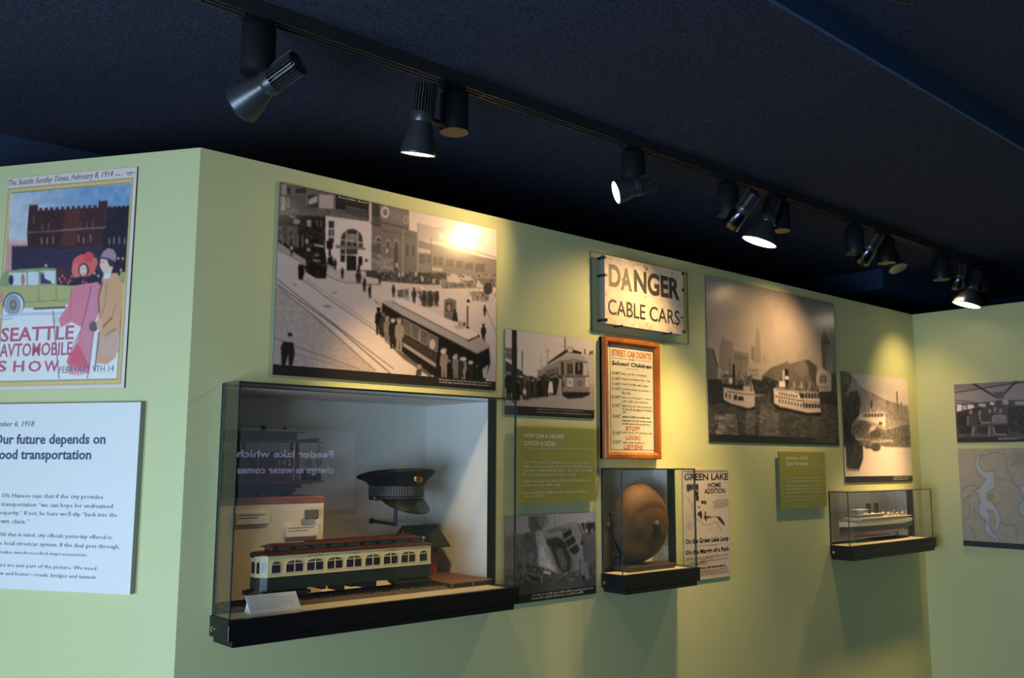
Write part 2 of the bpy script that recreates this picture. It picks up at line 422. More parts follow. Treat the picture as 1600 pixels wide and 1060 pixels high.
LENSON = mat('lamp_lens_lit', (1.0, .80, .50), .3, emis=1.0)
LENSON.node_tree.nodes['Principled BSDF'].inputs['Emission Strength'].default_value = 6
LENSON.node_tree.nodes['Principled BSDF'].inputs['Emission Color'].default_value = (1.0, .84, .58, 1)
LENSOFF = mat('lamp_reflector', (.7, .66, .58), .12, metal=1.0)
def spotlight(label, can_px, lens_px, sink_px, q_, dia, bell=True, on=0.0, angle=60, ylens=-.445, ycan=TRY, blend=.7, aim=None, TRY=TRY, TRZ=TRZ, group='spotlights on the ceiling track'):
    cx = on_y(can_px[0], can_px[1], ycan).x
    root = thing('track_spotlight', label, 'spotlight', (cx, TRY, TRZ), group=group)
    o = Vector(root.location)
    q = MB(); q.box(cx - .05, cx + .035, TRY - .017, TRY + .017, TRZ - .016, TRZ - .0005); q.build('track_adapter', BLACKM, root, off=o)
    q = MB(); q.tube((cx, TRY, TRZ - .016), (cx, TRY, TRZ - .03), .008); q.build('stem', BLACKM, root, off=o)
    q = MB(); q.lathe([(.043, 0), (.046, -.003), (.046, -.125), (.0455, -.128)], 28, (cx, TRY, TRZ - .026)); q.build('driver_housing', BLACKM, root, off=o)
    L = on_y(lens_px[0], lens_px[1], ylens)
    v = (L - CAM).normalized()
    e2 = Vector((lens_px[0] - sink_px[0], lens_px[1] - sink_px[1], 0)); npx = e2.length; e2.normalize()
    e = _r * e2.x - _u * e2.y; e = (e - v * e.dot(v)).normalized()
    ax = (v * q_ + e * math.sqrt(1 - q_ * q_)).normalized()        # direction of the beam
    ln = npx / F_PX * (L - CAM).dot(_fw) / math.sqrt(1 - q_ * q_)
    R = dia / 2
    hs, co, be = ln * .40, ln * .14, ln * .46
    S = L - ax * ln
    rs = .036 if bell else .033
    q = MB(); q.lathe([(rs * .55, 0), (rs * .55, hs)], 16, S, ax)
    t = ax.orthogonal().normalized(); p = ax.cross(t)
    for i in range(24):
        a = 2 * math.pi * i / 24; d = t * math.cos(a) + p * math.sin(a); w_ = ax.cross(d) * .0013
        A = S + d * rs * .5; B = S + d * rs
        q.prism([A - w_, B - w_, B + w_, A + w_], ax * hs)
    hd = q.build('heat_sink', GUNM, root, off=o)
    C0 = S + ax * hs
    q = MB(); q.lathe([(rs * 1.0, 0), (rs * 1.03, .003), (rs * 1.03, co - .003), (rs, co)], 28, C0, ax); q.build('collar', GUNM, root, off=o)
    B0 = C0 + ax * co
    if bell: prof = [(rs * .9, 0), (rs * .98, be * .12), (R * .74 + rs * .2, be * .55), (R * .98, be * .93), (R, be), (R * .95, be), (R * .9, be * .93), (rs * .8, be * .3)]
    else: prof = [(rs * 1.0, 0), (rs * 1.12, be * .15), (rs * 1.12, be * .45), (R * .98, be * .55), (R, be), (R * .95, be), (R * .9, be * .9), (rs * .7, be * .3)]
    q = MB(); q.lathe(prof, 36, B0, ax, caps=False); q.build('shade', GUNM if bell else mat('dark_chrome', (.09, .10, .12), .2, metal=1), root, off=o)
    q = MB(); q.lathe([(R * .92, 0), (R * .92, .002)], 32, B0 + ax * (be * .955), ax)
    ls = q.build('lens', LENSON if on else LENSOFF, root, off=o)
    J = C0 + ax * co * .5
    K = Vector((cx, TRY, TRZ - .14))
    q = MB(); q.tube(J, Vector((K.x, K.y, K.z)), .009, n=10); q.build('pivot_arm', BLACKM, root, off=o)
    if on:
        l = bpy.data.lights.new('spot_beam', 'SPOT'); l.energy = on; l.color = (1.0, .67, .27)
        l.spot_size = math.radians(angle); l.spot_blend = blend; l.shadow_soft_size = R * .8
        lob = bpy.data.objects.new('spot_beam', l); COL.objects.link(lob)
        P = B0 + ax * (be * .955 + .012)
        d = ax if aim is None else (Vector(aim) - P).normalized()
        lob.matrix_world = Matrix.Translation(P) @ d.to_track_quat('-Z', 'Y').to_matrix().to_4x4()
        l.use_shadow = True
        lob.parent = root; lob.matrix_parent_inverse = Matrix.Translation(-o)
    return root
spotlight('grey spotlight at the near end of the track, its shade turned away to the left', (404, 70), (377, 162), (462, 100), .5, .117, ylens=-.35)
spotlight('grey spotlight with a narrow lit rim hanging straight down left of its housing', (710, 165), (653, 242), (665, 133), -.11, .112, on=72, angle=62, blend=1.0, aim=(.95, .05, EYE - .52))
spotlight('lit spotlight facing left across the large street photograph', (989, 255), (962, 301), (1022, 284), -.28, .090, on=22, angle=90, blend=.9, ylens=-.447)
spotlight('spotlight with a narrow chrome head left of the wide glowing one', (1137, 305), (1141, 354), (1178, 304), .3, .074, bell=False, on=42, angle=96, blend=1.0, aim=(1.72, 0, EYE + .20))
spotlight('spotlight with a wide glowing shade above the danger sign', (1218, 335), (1186, 379), (1209, 311), -.22, .160, on=125, angle=64, blend=1.0, aim=(2.25, -.0, EYE - .75))
spotlight('spotlight with a narrow chrome head left of the unlit brassy one', (1335, 375), (1346, 411), (1372, 366), .3, .074, bell=False, on=42, angle=112, blend=1.0, aim=(3.05, 0, EYE + .2))
spotlight('unlit spotlight with its brassy reflector turned towards the room', (1384, 385), (1403, 420), (1391, 396), -.45, .098)
spotlight('spotlight with a narrow chrome head beside the farthest lit one', (1470, 420), (1496, 452), (1501, 412), .3, .074, bell=False, on=34, angle=84, blend=1.0, aim=(4.55, 0, EYE + .12))
spotlight('farthest lit spotlight, a bright sliver beside the wall corner', (1536, 440), (1510, 477), (1525, 424), -.2, .165, on=170, angle=54, blend=1.0, aim=(4.02, -.0, EYE - .75))
# a second track over the room: only the rim of one lamp dips into the view
TRY2 = -1.75; TRZ2 = CEIL2 - .045
t2 = thing('lighting_track', 'second black lighting track on the higher ceiling near the viewer', 'light track', (.6, TRY2, TRZ2))
q = MB(); q.prism([(0.0, TRY2 + a, TRZ2 + b * 1.0) for a, b in [(-hw, 0), (-hw, .0445), (hw, .0445), (hw, 0), (hw - .006, 0), (hw - .006, .02), (-hw + .006, .02), (-hw + .006, 0)]], (1.2, 0, 0)); q.build('rail', MATS['track_black'], t2, off=Vector(t2.location))
spotlight('spotlight at the upper edge of the view, only its pale rim showing', (1400, -75), (1391, -7), (1428, -86), -.2, .11, ylens=-1.72, ycan=TRY2, TRY=TRY2, TRZ=TRZ2, group='spotlights on the second track')
# ================================================================== printed boards on the walls
WARM = 2.2
def tone(t):
    warm = WARM
    if isinstance(t, (tuple, list)): return tuple(v / 255 for v in t)
    t = min(.95, t * 1.12)
    return (t, t * (1 - .042 * warm), t * (1 - .052 * warm))
class Board:
    """a flat board on a wall; all parts are children in the board's own frame"""
    def __init__(s, fr, name, label, cat, tl, tr, br, bl, t=.008, gap=0.0, edge=BOARD, face=None, group=None, body=None):
        P = [fr.uz(*p, w=gap + t) for p in (tl, tr, br, bl)]
        s.u0 = (P[0][0] + P[3][0]) / 2; s.u1 = (P[1][0] + P[2][0]) / 2
        s.z1 = (P[0][1] + P[1][1]) / 2; s.z0 = (P[2][1] + P[3][1]) / 2
        s.fr = fr; s.w = gap + t; s.k = 0
        s.uc = (s.u0 + s.u1) / 2
        s.root = thing(name, label, cat, fr.m @ Vector((s.uc, 0, s.z0)), fr.rz, group)
        s.W = s.u1 - s.u0; s.H = s.z1 - s.z0
        if body: s.w = body
        q = MB(); q.box(-s.W / 2, s.W / 2, -s.w, -gap if gap else -.0003, 0, s.H)
        s.board = q.build('board', [edge] if face is None else [edge, face], s.root)
        if face is not None:
            s.board.data.polygons.foreach_set('material_index', [1 if p.normal.y < -.5 else 0 for p in s.board.data.polygons])
        if gap:
            q = MB(); q.box(-s.W * .35, s.W * .35, -gap, -.0003, s.H * .25, s.H * .75); q.build('mounting_block', BOARD, s.root)
    def loc(s, z, a, b, w=None):
        u, zz = s.fr.uz(*z(a, b), w=s.w if w is None else w)
        return u - s.uc, zz - s.z0
    def rect(s, name, mt, x0, x1, z0, z1, lift=.0006):
        s.k += 1
        q = MB(); q.box(x0, x1, -s.w - lift, -s.w - .0001, z0, z1); return q.build(name, mt, s.root)
    def prect(s, name, mt, z, a, b, lift=.0006):
        x0, z1 = s.loc(z, *a); x1, z0 = s.loc(z, *b)
        return s.rect(name, mt, x0, x1, z0, z1, lift)
    def text(s, body, mt, z, a, b, bold=0.0, res=2, shear=0.0, lift=.0012, name='lettering', spacing=1.0):
        """lettering fitted to the box between two picture points (top left, bottom right)"""
        x0, z1 = s.loc(z, *a); x1, z0 = s.loc(z, *b)
        co, fs = text_geo(body, bold, res, shear, spacing)
        mn = co.min(0); mx = co.max(0); k = (co - mn) / (mx - mn)
        q = MB(); q.add([(x0 + p[0] * (x1 - x0), -s.w - lift, z0 + p[1] * (z1 - z0)) for p in k], fs)
        return q.build(name, mt, s.root, fix=False)
    def marks(s, rows, mt, z, name='fine_print', th=.75):
        """print too small to read: rows of letter-sized strokes grouped into words"""
        q = MB()
        for x0, y0, x1, y1 in rows:
            (ax, az), (bx, bz) = s.loc(z, x0, y0), s.loc(z, x1, y1)
            h = (az - bz) * .72; base = bz + (az - bz) * .18; st = h * .62; x = ax
            while x < bx - st:
                for k in range(random.randint(2, 8)):
                    if x > bx - st: break
                    up = random.random(); t1 = base + (h if up > .72 else h * .66); t0 = base - (h * .25 if up < .12 else 0)
                    w_ = st * th * random.uniform(.45, .8)
                    q.add([(x, -s.w - .0012, t0), (x + w_, -s.w - .0012, t0), (x + w_, -s.w - .0012, t1), (x, -s.w - .0012, t1)], [(0, 1, 2, 3)])
                    x += st
                x += st * .8
        return tag(q.build(name, mt, s.root, fix=False), kind='stuff')
    def canvas(s, nx, x0=None, x1=None, z0=None, z1=None, base=.5):
        return Canvas(s, nx, -s.W / 2 if x0 is None else x0, s.W / 2 if x1 is None else x1, 0 if z0 is None else z0, s.H if z1 is None else z1, base)

class Canvas:
    SS = 2
    def __init__(c, bd, nx, x0, x1, z0, z1, base):
        c.b = bd; c.x0, c.x1, c.z0, c.z1 = x0, x1, z0, z1
        c.nx = nx; c.ny = max(8, int(nx * (z1 - z0) / (x1 - x0)))
        c.W = c.nx * c.SS; c.H = c.ny * c.SS
        c.a = np.ones((c.H, c.W, 3)) * np.array(tone(base))
        c.z = lambda a, b: (a, b)
    def pt(c, p):
        x, z = c.b.loc(c.z, *p)
        return ((x - c.x0) / (c.x1 - c.x0) * c.W, (c.z1 - z) / (c.z1 - c.z0) * c.H)
    def mask(c, P):
        P = np.array(P); x0, y0 = np.floor(P.min(0)).astype(int); x1, y1 = np.ceil(P.max(0)).astype(int) + 1
        x0 = max(x0, 0); y0 = max(y0, 0); x1 = min(x1, c.W); y1 = min(y1, c.H)
        if x1 <= x0 or y1 <= y0: return None
        X, Y = np.meshgrid(np.arange(x0, x1) + .5, np.arange(y0, y1) + .5)
        m = np.zeros(X.shape, bool); n = len(P)
        for i in range(n):
            ax, ay = P[i]; bx, by = P[(i + 1) % n]
            if ay == by: continue
            cr = ((ay > Y) != (by > Y)) & (X < (bx - ax) * (Y - ay) / (by - ay) + ax)
            m ^= cr
        return (slice(y0, y1), slice(x0, x1)), m
    def _fill(c, P, t, al=1.0):
        r = c.mask(P)
        if r is None: return
        sl, m = r; v = c.a[sl]; v[m] = v[m] * (1 - al) + np.array(tone(t)) * al
    def poly(c, pts, t, al=1.0): c._fill([c.pt(p) for p in pts], t, al); return c
    def rect(c, x0, y0, x1, y1, t, al=1.0): return c.poly([(x0, y0), (x1, y0), (x1, y1), (x0, y1)], t, al)
    def ell(c, cx, cy, rx, ry, t, al=1.0, n=18):
        return c.poly([(cx + rx * math.cos(2 * math.pi * i / n), cy + ry * math.sin(2 * math.pi * i / n)) for i in range(n)], t, al)
    def line(c, pts, w, t, al=1.0):
        for (ax, ay), (bx, by) in zip(pts[:-1], pts[1:]):
            d = math.hypot(bx - ax, by - ay) or 1; nx_, ny_ = -(by - ay) / d * w / 2, (bx - ax) / d * w / 2
            c.poly([(ax + nx_, ay + ny_), (bx + nx_, by + ny_), (bx - nx_, by - ny_), (ax - nx_, ay - ny_)], t, al)
        return c
    def noise(c, pts, amp, cell=3, cellx=None):
        r = c.mask([c.pt(p) for p in pts])
        if r is None: return c
        sl, m = r; cx = cellx or cell
        h, w = m.shape
        g = rng.normal(0, 1, (h // cell + 2, w // cx + 2))
        g = np.repeat(np.repeat(g, cell, 0), cx, 1)[:h, :w]
        g = blur(g[..., None], max(1, cell // 2), max(1, cx // 2))[..., 0]
        v = c.a[sl]; v[m] = np.clip(v[m] + (g[m] * amp)[:, None], 0.02, .95)
        return c
    def grad(c, pts, t0, t1, p0, p1):
        r = c.mask([c.pt(p) for p in pts]); 
        if r is None: return c
        sl, m = r; a = np.array(c.pt(p0)); b = np.array(c.pt(p1)); d = b - a
        Y, X = np.mgrid[sl]; k = np.clip(((X - a[0]) * d[0] + (Y - a[1]) * d[1]) / (d @ d), 0, 1)[..., None]
        g = np.array(tone(t0)) * (1 - k) + np.array(tone(t1)) * k
        v = c.a[sl]; v[m] = g[m]
        return c
    def man(c, x, y, h, t, head=None, wide=.3):
        """a standing figure, feet at (x, y)"""
        w = h * wide
        c.poly([(x - w * .28, y - h * .82), (x + w * .28, y - h * .82), (x + w * .5, y - h * .7), (x + w * .52, y - h * .42), (x + w * .34, y - h * .4), (x + w * .3, y), (x + w * .06, y), (x, y - h * .38), (x - w * .08, y), (x - w * .32, y), (x - w * .36, y - h * .4), (x - w * .52, y - h * .42), (x - w * .48, y - h * .72)], t)
        c.ell(x, y - h * .9, h * .07, h * .085, t if head is None else head)
        c.poly([(x - h * .1, y - h * .94), (x + h * .1, y - h * .94), (x + h * .06, y - h), (x - h * .06, y - h)], t)
        return c
    def blur_all(c, k=1): c.a = blur(c.a, k, k); return c
    def finish(c, name='print', mt=None, grain=.012):
        b = c.b
        a = c.a.reshape(c.ny, c.SS, c.nx, c.SS, 3).mean((1, 3))
        a = np.clip(a + rng.normal(0, grain, (c.ny, c.nx, 1)), 0, 1)
        col = np.where(a <= .04045, a / 12.92, ((a + .055) / 1.055) ** 2.4)
        # one face per print dot: points on a grid, colours at the face corners
        nx, ny = c.nx, c.ny
        gx = np.linspace(c.x0, c.x1, nx + 1); gz = np.linspace(c.z1, c.z0, ny + 1)
        X, Z = np.meshgrid(gx, gz)
        co = np.stack([X.ravel(), np.full(X.size, -b.w - .0004), Z.ravel()], 1)
        i, j = np.meshgrid(np.arange(nx), np.arange(ny)); n0 = (j * (nx + 1) + i).ravel()
        quad = np.stack([n0, n0 + nx + 1, n0 + nx + 2, n0 + 1], 1)
        me = bpy.data.meshes.new(name)
        me.vertices.add(len(co)); me.vertices.foreach_set('co', co.ravel())
        me.loops.add(quad.size); me.loops.foreach_set('vertex_index', quad.ravel().astype(np.int32))
        me.polygons.add(len(quad)); me.polygons.foreach_set('loop_start', np.arange(0, quad.size, 4, dtype=np.int32))
        pc = np.zeros((ny + 1, nx + 1, 3)); cnt = np.zeros((ny + 1, nx + 1, 1))
        for dy in (0, 1):
            for dx in (0, 1):
                pc[dy:ny + dy, dx:nx + dx] += col; cnt[dy:ny + dy, dx:nx + dx] += 1
        pc /= cnt
        at = me.color_attributes.new('ink', 'FLOAT_COLOR', 'POINT')
        at.data.foreach_set('color', np.concatenate([pc.reshape(-1, 3), np.ones(((nx + 1) * (ny + 1), 1))], 1).ravel().astype(np.float32))
        me.materials.append(mt or PRINT)
        me.update(); me.validate()
        ob = bpy.data.objects.new(name, me); COL.objects.link(ob); ob.parent = b.root
        return ob
def blur(a, ky, kx):
    for ax, k in ((0, ky), (1, kx)):
        if k < 1: continue
        n = 2 * k + 1
        p = np.pad(a, [(k, k) if i == ax else (0, 0) for i in range(a.ndim)], mode='edge')
        cs = np.cumsum(p, axis=ax); z = np.zeros_like(np.take(cs, [0], ax)); cs = np.concatenate([z, cs], ax)
        s0 = [slice(None)] * a.ndim; s1 = [slice(None)] * a.ndim
        s1[ax] = slice(n, None); s0[ax] = slice(0, -n)
        a = (cs[tuple(s1)] - cs[tuple(s0)]) / n
    return a
PRINT = print_mat('photo_print', .24, .5)
PAPER = print_mat('paper_print', .55, .3)
CAPW = mat('caption_ink', (.62, .60, .58), .6)
I = lambda a, b: (a, b)

# ---------------------------------------------------------------- the large street photograph
B = Board(FB, 'photo_panel', 'largest sepia photograph panel, a crowded street with a cable car, above the large case', 'photograph', (438, 286), (775, 357.8), (775, 610), (426, 586.3), t=.005, group='photographs on the walls')
hz = B.loc(I, 426, 570.3)[1] * .5 + B.loc(I, 775, 596)[1] * .5
c = B.canvas(350, z0=hz, base=.73)
A_ = zm(425, 280, 6.237); B_ = zm(595, 300, 6.237); C_ = zm(425, 430, 6.237); D_ = zm(580, 445, 6.055)
c.z = A_
c.poly([(80, 30), (1185, 260), (1185, 900), (920, 900), (620, 880), (330, 830), (50, 640)], .33)
c.poly([(80, 40), (340, 90), (560, 140), (340, 160), (80, 160)], .42).rect(95, 50, 140, 150, .62).rect(145, 80, 182, 148, .24).rect(230, 90, 330, 140, .22)
c.poly([(90, 165), (335, 150), (335, 270), (180, 285), (90, 320)], .36).rect(85, 170, 130, 305, .64).ell(155, 230, 18, 48, .70).ell(155, 230, 10, 36, .36)
c.poly([(345, 155), (450, 148), (450, 278), (345, 268)], .24).poly([(356, 205), (440, 160), (440, 225), (356, 250)], .70)
c.poly([(462, 148), (600, 155), (600, 290), (462, 285)], .68).line([(340, 150), (340, 272)], 8, .55).line([(455, 150), (455, 285)], 8, .60)
c.poly([(612, 150), (945, 222), (940, 400), (612, 295)], .18).line([(612, 150), (612, 296), (720, 315)], 7, .62).line([(640, 200), (930, 265)], 5, .4)
for k in range(5): c.line([(720, 262 + k * 18), (930, 312 + k * 20)], 7, .50 - .05 * (k % 2))
c.poly([(80, 330), (180, 290), (520, 290), (945, 385), (945, 412), (520, 352), (80, 345)], .40).noise([(80, 290), (520, 290), (945, 380), (945, 412), (520, 352), (80, 350)], .06, 4)
c.rect(945, 228, 970, 420, .76).poly([(975, 235), (1045, 252), (1045, 372), (975, 355)], .26).poly([(1050, 255), (1185, 288), (1185, 405), (1050, 385)], .50)
c.poly([(930, 420), (1185, 480), (1185, 520), (970, 470), (930, 450)], .30)
c.poly([(70, 350), (520, 370), (525, 840), (330, 830), (55, 640)], .15).rect(340, 400, 380, 462, .64).rect(430, 400, 448, 470, .36).rect(470, 400, 488, 470, .34)
c.poly([(170, 345), (225, 365), (225, 388), (170, 375)], .48).ell(240, 415, 35, 28, .55).poly([(65, 450), (250, 460), (250, 660), (58, 600)], .34).noise([(65, 430), (520, 440), (520, 830), (58, 640)], .07, 5)
for x in (95, 150, 205, 245, 290): c.rect(x, 520 + x * .1, x + 14, 640 + x * .1, .46)
c.ell(340, 605, 14, 26, .66).poly([(410, 632), (505, 650), (505, 668), (410, 650)], .68)
c.poly([(522, 358), (945, 415), (972, 440), (970, 890), (620, 880), (540, 840), (518, 700)], .82)
c.rect(550, 408, 605, 478, .24).rect(550, 487, 575, 560, .32).rect(581, 487, 605, 560, .34).rect(548, 572, 603, 622, .22)
c.poly([(668 + 108 * (1 - math.cos(math.pi * k / 16)), 600 - 115 * math.sin(math.pi * k / 16)) for k in range(17)] + [(885, 665), (668, 655)], .24)
c.rect(730, 545, 828, 604, .50).line([(722, 490), (722, 660)], 9, .80).line([(835, 495), (835, 662)], 9, .80).line([(668, 590), (885, 622)], 9, .80).line([(730, 540), (828, 545)], 7, .7).line([(778, 545), (778, 650)], 6, .7)
c.poly([(618, 640), (910, 668), (910, 692), (618, 672)], .45).rect(665, 682, 832, 735, .24).rect(665, 738, 712, 810, .16).rect(726, 742, 822, 892, .12).line([(718, 680), (718, 890)], 9, .80).line([(665, 736), (830, 744)], 8, .8)
c.ell(860, 715, 22, 28, .80).rect(840, 755, 880, 842, .10).rect(832, 840, 860, 910, .20).rect(905, 780, 932, 808, .30)
c.poly([(530, 600), (592, 606), (592, 682), (530, 680)], .12).rect(550, 680, 575, 752, .12).poly([(540, 765), (590, 750), (606, 862), (540, 830)], .11)
c.poly([(970, 450), (1185, 505), (1185, 900), (968, 890)], .45)
for x in (1037, 1133):
    c.ell(x, 600 + (x - 1037) * .2, 30, 46, .66).ell(x, 604 + (x - 1037) * .2, 20, 36, .30).rect(x - 20, 605, x + 18, 722, .32)
c.rect(968, 640, 1050, 712, .36).line([(968, 605), (1185, 640)], 10, .60).poly([(968, 735), (1185, 745), (1185, 868), (968, 868)], .50).noise([(968, 735), (1185, 745), (1185, 868), (968, 868)], .10, 6)
c.poly([(915, 888), (1020, 893), (1045, 930), (1040, 975), (915, 950)], .24).rect(1060, 898, 1185, 985, .20).noise([(1060, 898), (1185, 900), (1185, 990), (1060, 990)], .08, 4)
c.poly([(50, 610), (330, 790), (330, 840), (50, 690)], .62)
c.poly([(330, 835), (540, 850), (620, 885), (915, 935), (915, 1020), (700, 995), (560, 945), (330, 840)], .70).line([(60, 685), (330, 838)], 7, .42).line([(530, 935), (620, 982), (720, 1010), (900, 1020), (1060, 1030)], 8, .40)
for x, y, h in ((190, 745, 95), (265, 745, 92), (300, 755, 98), (330, 750, 90), (375, 790, 120), (500, 830, 130), (615, 885, 110)): c.man(x, y, h, .13)
c.ell(355, 688, 18, 20, .6).ell(190, 672, 14, 18, .75)
c.poly([(400, 660), (508, 668), (525, 830), (480, 810), (400, 720)], .11).ell(435, 740, 25, 18, .4)
c.poly([(312, 850), (370, 820), (440, 838), (538, 850), (525, 972), (430, 968), (330, 908)], .10).ell(445, 925, 26, 34, .16).ell(350, 890, 22, 28, .14).line([(400, 790), (470, 800)], 16, .55)
c.poly([(252, 852), (312, 850), (318, 910), (296, 990), (256, 975)], .09).ell(272, 845, 16, 18, .1).ell(300, 850, 15, 16, .1)
for x, y, h in ((685, 972, 112), (832, 1012, 122), (856, 1015, 108), (902, 1070, 110), (1050, 1025, 115)): c.man(x, y, h, .18)
c.z = B_
c.poly([(270, 172), (1130, 350), (1130, 660), (360, 500), (270, 370)], .83)
c.poly([(0, 110), (275, 180), (275, 370), (360, 395), (360, 810), (0, 810)], .45).poly([(0, 125), (215, 172), (270, 205), (270, 345), (0, 275)], .47).ell(42, 200, 40, 56, .82).ell(42, 200, 25, 34, .46).ell(245, 270, 26, 42, .66).ell(245, 270, 17, 30, .5)
c.poly([(0, 285), (270, 345), (270, 368), (0, 310)], .37).line([(0, 375), (360, 440)], 12, .36).line([(0, 515), (205, 550)], 8, .58)
for k in range(4): c.line([(95, 185 + k * 22), (205, 210 + k * 22)], 7, .58)
for x in (68, 150): c.ell(x, 500, 22, 38, .64).ell(x, 505, 14, 28, .30).rect(x - 15, 505, x + 14, 610, .32)
c.rect(244, 512, 270, 622, .34).rect(302, 525, 328, 632, .34).line([(218, 360), (213, 790)], 9, .62).ell(62, 575, 12, 30, .7).rect(135, 695, 170, 745, .76).rect(130, 540, 165, 850, .30).poly([(0, 630), (120, 650), (120, 760), (0, 750)], .56).noise([(0, 630), (120, 650), (120, 760), (0, 750)], .08, 5)
c.poly([(360, 300), (575, 360), (560, 490), (360, 470)], .70).poly([(360, 468), (700, 560), (1000, 640), (1130, 660), (1130, 860), (360, 810)], .52).poly([(540, 345), (680, 325), (690, 300), (775, 335), (1000, 480), (900, 500), (560, 390)], .66)
c.line([(360, 300), (360, 800)], 14, .62).poly([(365, 545), (485, 570), (485, 605), (365, 588)], .74).line([(560, 470), (1120, 640)], 14, .60).poly([(495, 735), (600, 745), (600, 775), (495, 768)], .74)
for x0, x1, y0, y1 in ((372, 438, 605, 697), (448, 486, 608, 697), (515, 545, 630, 712), (558, 604, 634, 718), (636, 712, 655, 728), (730, 800, 670, 740), (820, 900, 690, 755), (920, 1010, 700, 780)): c.rect(x0, y0, x1, y1, .40)
c.line([(490, 450), (490, 890)], 9, .42)
c.poly([(0, 785), (360, 785), (640, 790), (640, 905), (360, 905), (0, 870)], .28).noise([(0, 770), (640, 785), (640, 905), (0, 870)], .12, 4)
for x, y in ((182, 810), (215, 800), (340, 800), (405, 850), (515, 870), (585, 880), (155, 715)): c.rect(x - 13, y - 22, x + 13, y + 22, .66)
c.poly([(590, 850), (1130, 850), (1130, 1070), (600, 1070)], .46).noise([(600, 800), (1130, 800), (1130, 1070), (600, 1070)], .13, 4)
c.poly([(635, 880), (685, 798), (730, 800), (795, 890)], .74).poly([(795, 860), (830, 808), (925, 868)], .70).poly([(918, 930), (950, 855), (1010, 940)], .74).ell(1045, 945, 46, 62, .26)
c.poly([(0, 872), (420, 905), (420, 1060), (0, 1060)], .77)
c.man(122, 1030, 118, .16); c.man(325, 1062, 128, .24)
c.poly([(165, 965), (270, 955), (278, 1035), (165, 1030)], .34).noise([(160, 940), (480, 930), (480, 1060), (160, 1060)], .14, 4)
c.z = C_
c.poly([(40, 110), (440, 405), (1010, 930), (1010, 960), (10, 900)], .63).noise([(40, 120), (440, 410), (1000, 930), (20, 890)], .045, 2)
c.line([(50, 42), (660, 520), (1185, 915)], 8, .33).line([(48, 88), (620, 502), (1160, 965)], 9, .26).line([(60, 118), (430, 420), (1010, 930)], 7, .36)
c.line([(290, 35), (560, 240), (1015, 545)], 8, .40).line([(330, 35), (600, 225), (1020, 515)], 6, .50)
c.line([(20, 610), (240, 700), (580, 820), (860, 925)], 8, .42).line([(230, 770), (500, 840), (770, 920)], 7, .46)
c.ell(540, 305, 42, 14, .52).ell(610, 172, 30, 10, .58).ell(225, 92, 26, 8, .56)
c.poly([(108, 648), (208, 655), (224, 770), (192, 900), (163, 900), (158, 772), (126, 900), (94, 900), (84, 700)], .14).ell(175, 582, 24, 20, .10).ell(174, 606, 15, 12, .55)
c.man(900, 165, 125, .18); c.man(955, 225, 135, .16)
c.z = D_
c.poly([(0, 20), (440, 40), (1185, 30), (1185, 790), (1090, 560), (600, 300), (200, 130), (0, 120)], .77).line([(1085, 230), (1185, 460)], 14, .64).line([(30, 150), (80, 190)], 9, .40)
c.poly([(430, 60), (640, 70), (640, 170), (560, 215), (480, 200)], .38).noise([(420, 40), (650, 50), (650, 215), (430, 200)], .14, 4).poly([(930, 70), (1110, 60), (1110, 160), (960, 150)], .5).noise([(900, 20), (1180, 20), (1180, 160), (930, 170)], .12, 4).ell(1105, 45, 42, 50, .25)
c.poly([(250, 50), (350, 45), (355, 130), (250, 120)], .40).noise([(240, 40), (360, 40), (360, 130), (240, 130)], .14, 4)
for x, y, h in ((210, 118, 118), (405, 175, 145), (500, 205, 150), (560, 210, 155), (620, 210, 150)): c.man(x, y, h, .20)
c.poly([(690, 145), (745, 125), (805, 150), (800, 300), (772, 342), (690, 312)], .42).rect(706, 172, 766, 252, .28).ell(735, 218, 18, 30, .58)
c.poly([(775, 270), (810, 260), (822, 350), (765, 345)], .18).ell(790, 248, 14, 16, .18).line([(913, 185), (910, 410)], 13, .14).ell(918, 158, 15, 20, .14).ell(914, 185, 20, 16, .78).ell(910, 408, 22, 10, .18)
c.man(1074, 298, 105, .22); c.man(1062, 535, 165, .17)
c.poly([(100, 500), (300, 650), (610, 795), (560, 880), (300, 700)], .34)
c.poly([(100, 185), (300, 300), (640, 480), (1000, 660), (1115, 600), (1128, 740), (1080, 910), (620, 890), (300, 645), (90, 480)], .12)
c.poly([(98, 160), (205, 148), (1010, 490), (1128, 572), (1112, 605), (1000, 662), (900, 612), (300, 292)], .64)
c.line([(102, 178), (300, 298), (640, 474), (1000, 660), (1118, 600)], 13, .20)
c.poly([(205, 165), (890, 515), (925, 540), (1000, 500), (1000, 478), (920, 520), (205, 150)], .18)
c.poly([(205, 158), (262, 132), (345, 148), (1015, 466), (985, 498), (922, 520), (885, 512)], .83).line([(205, 162), (885, 516), (922, 524), (1000, 490)], 7, .3)
c.ell(840, 400, 55, 22, .70).ell(840, 372, 22, 28, .62).ell(335, 130, 28, 18, .64).line([(380, 262), (650, 400)], 6, .6).ell(880, 375, 14, 20, .3).ell(1015, 488, 12, 16, .25)
for q4 in (((305, 325), (375, 360), (372, 492), (305, 458)), ((384, 368), (455, 405), (450, 536), (381, 500)), ((462, 412), (540, 453), (530, 582), (458, 545)), ((549, 462), (632, 504), (622, 637), (543, 596))):
    c.poly(q4, .36); c.line(list(q4) + [q4[0]], 7, .56)
c.ell(580, 565, 28, 50, .68).poly([(300, 470), (630, 650), (612, 738), (300, 535)], .22).poly([(300, 545), (612, 745), (612, 788), (300, 580)], .56)
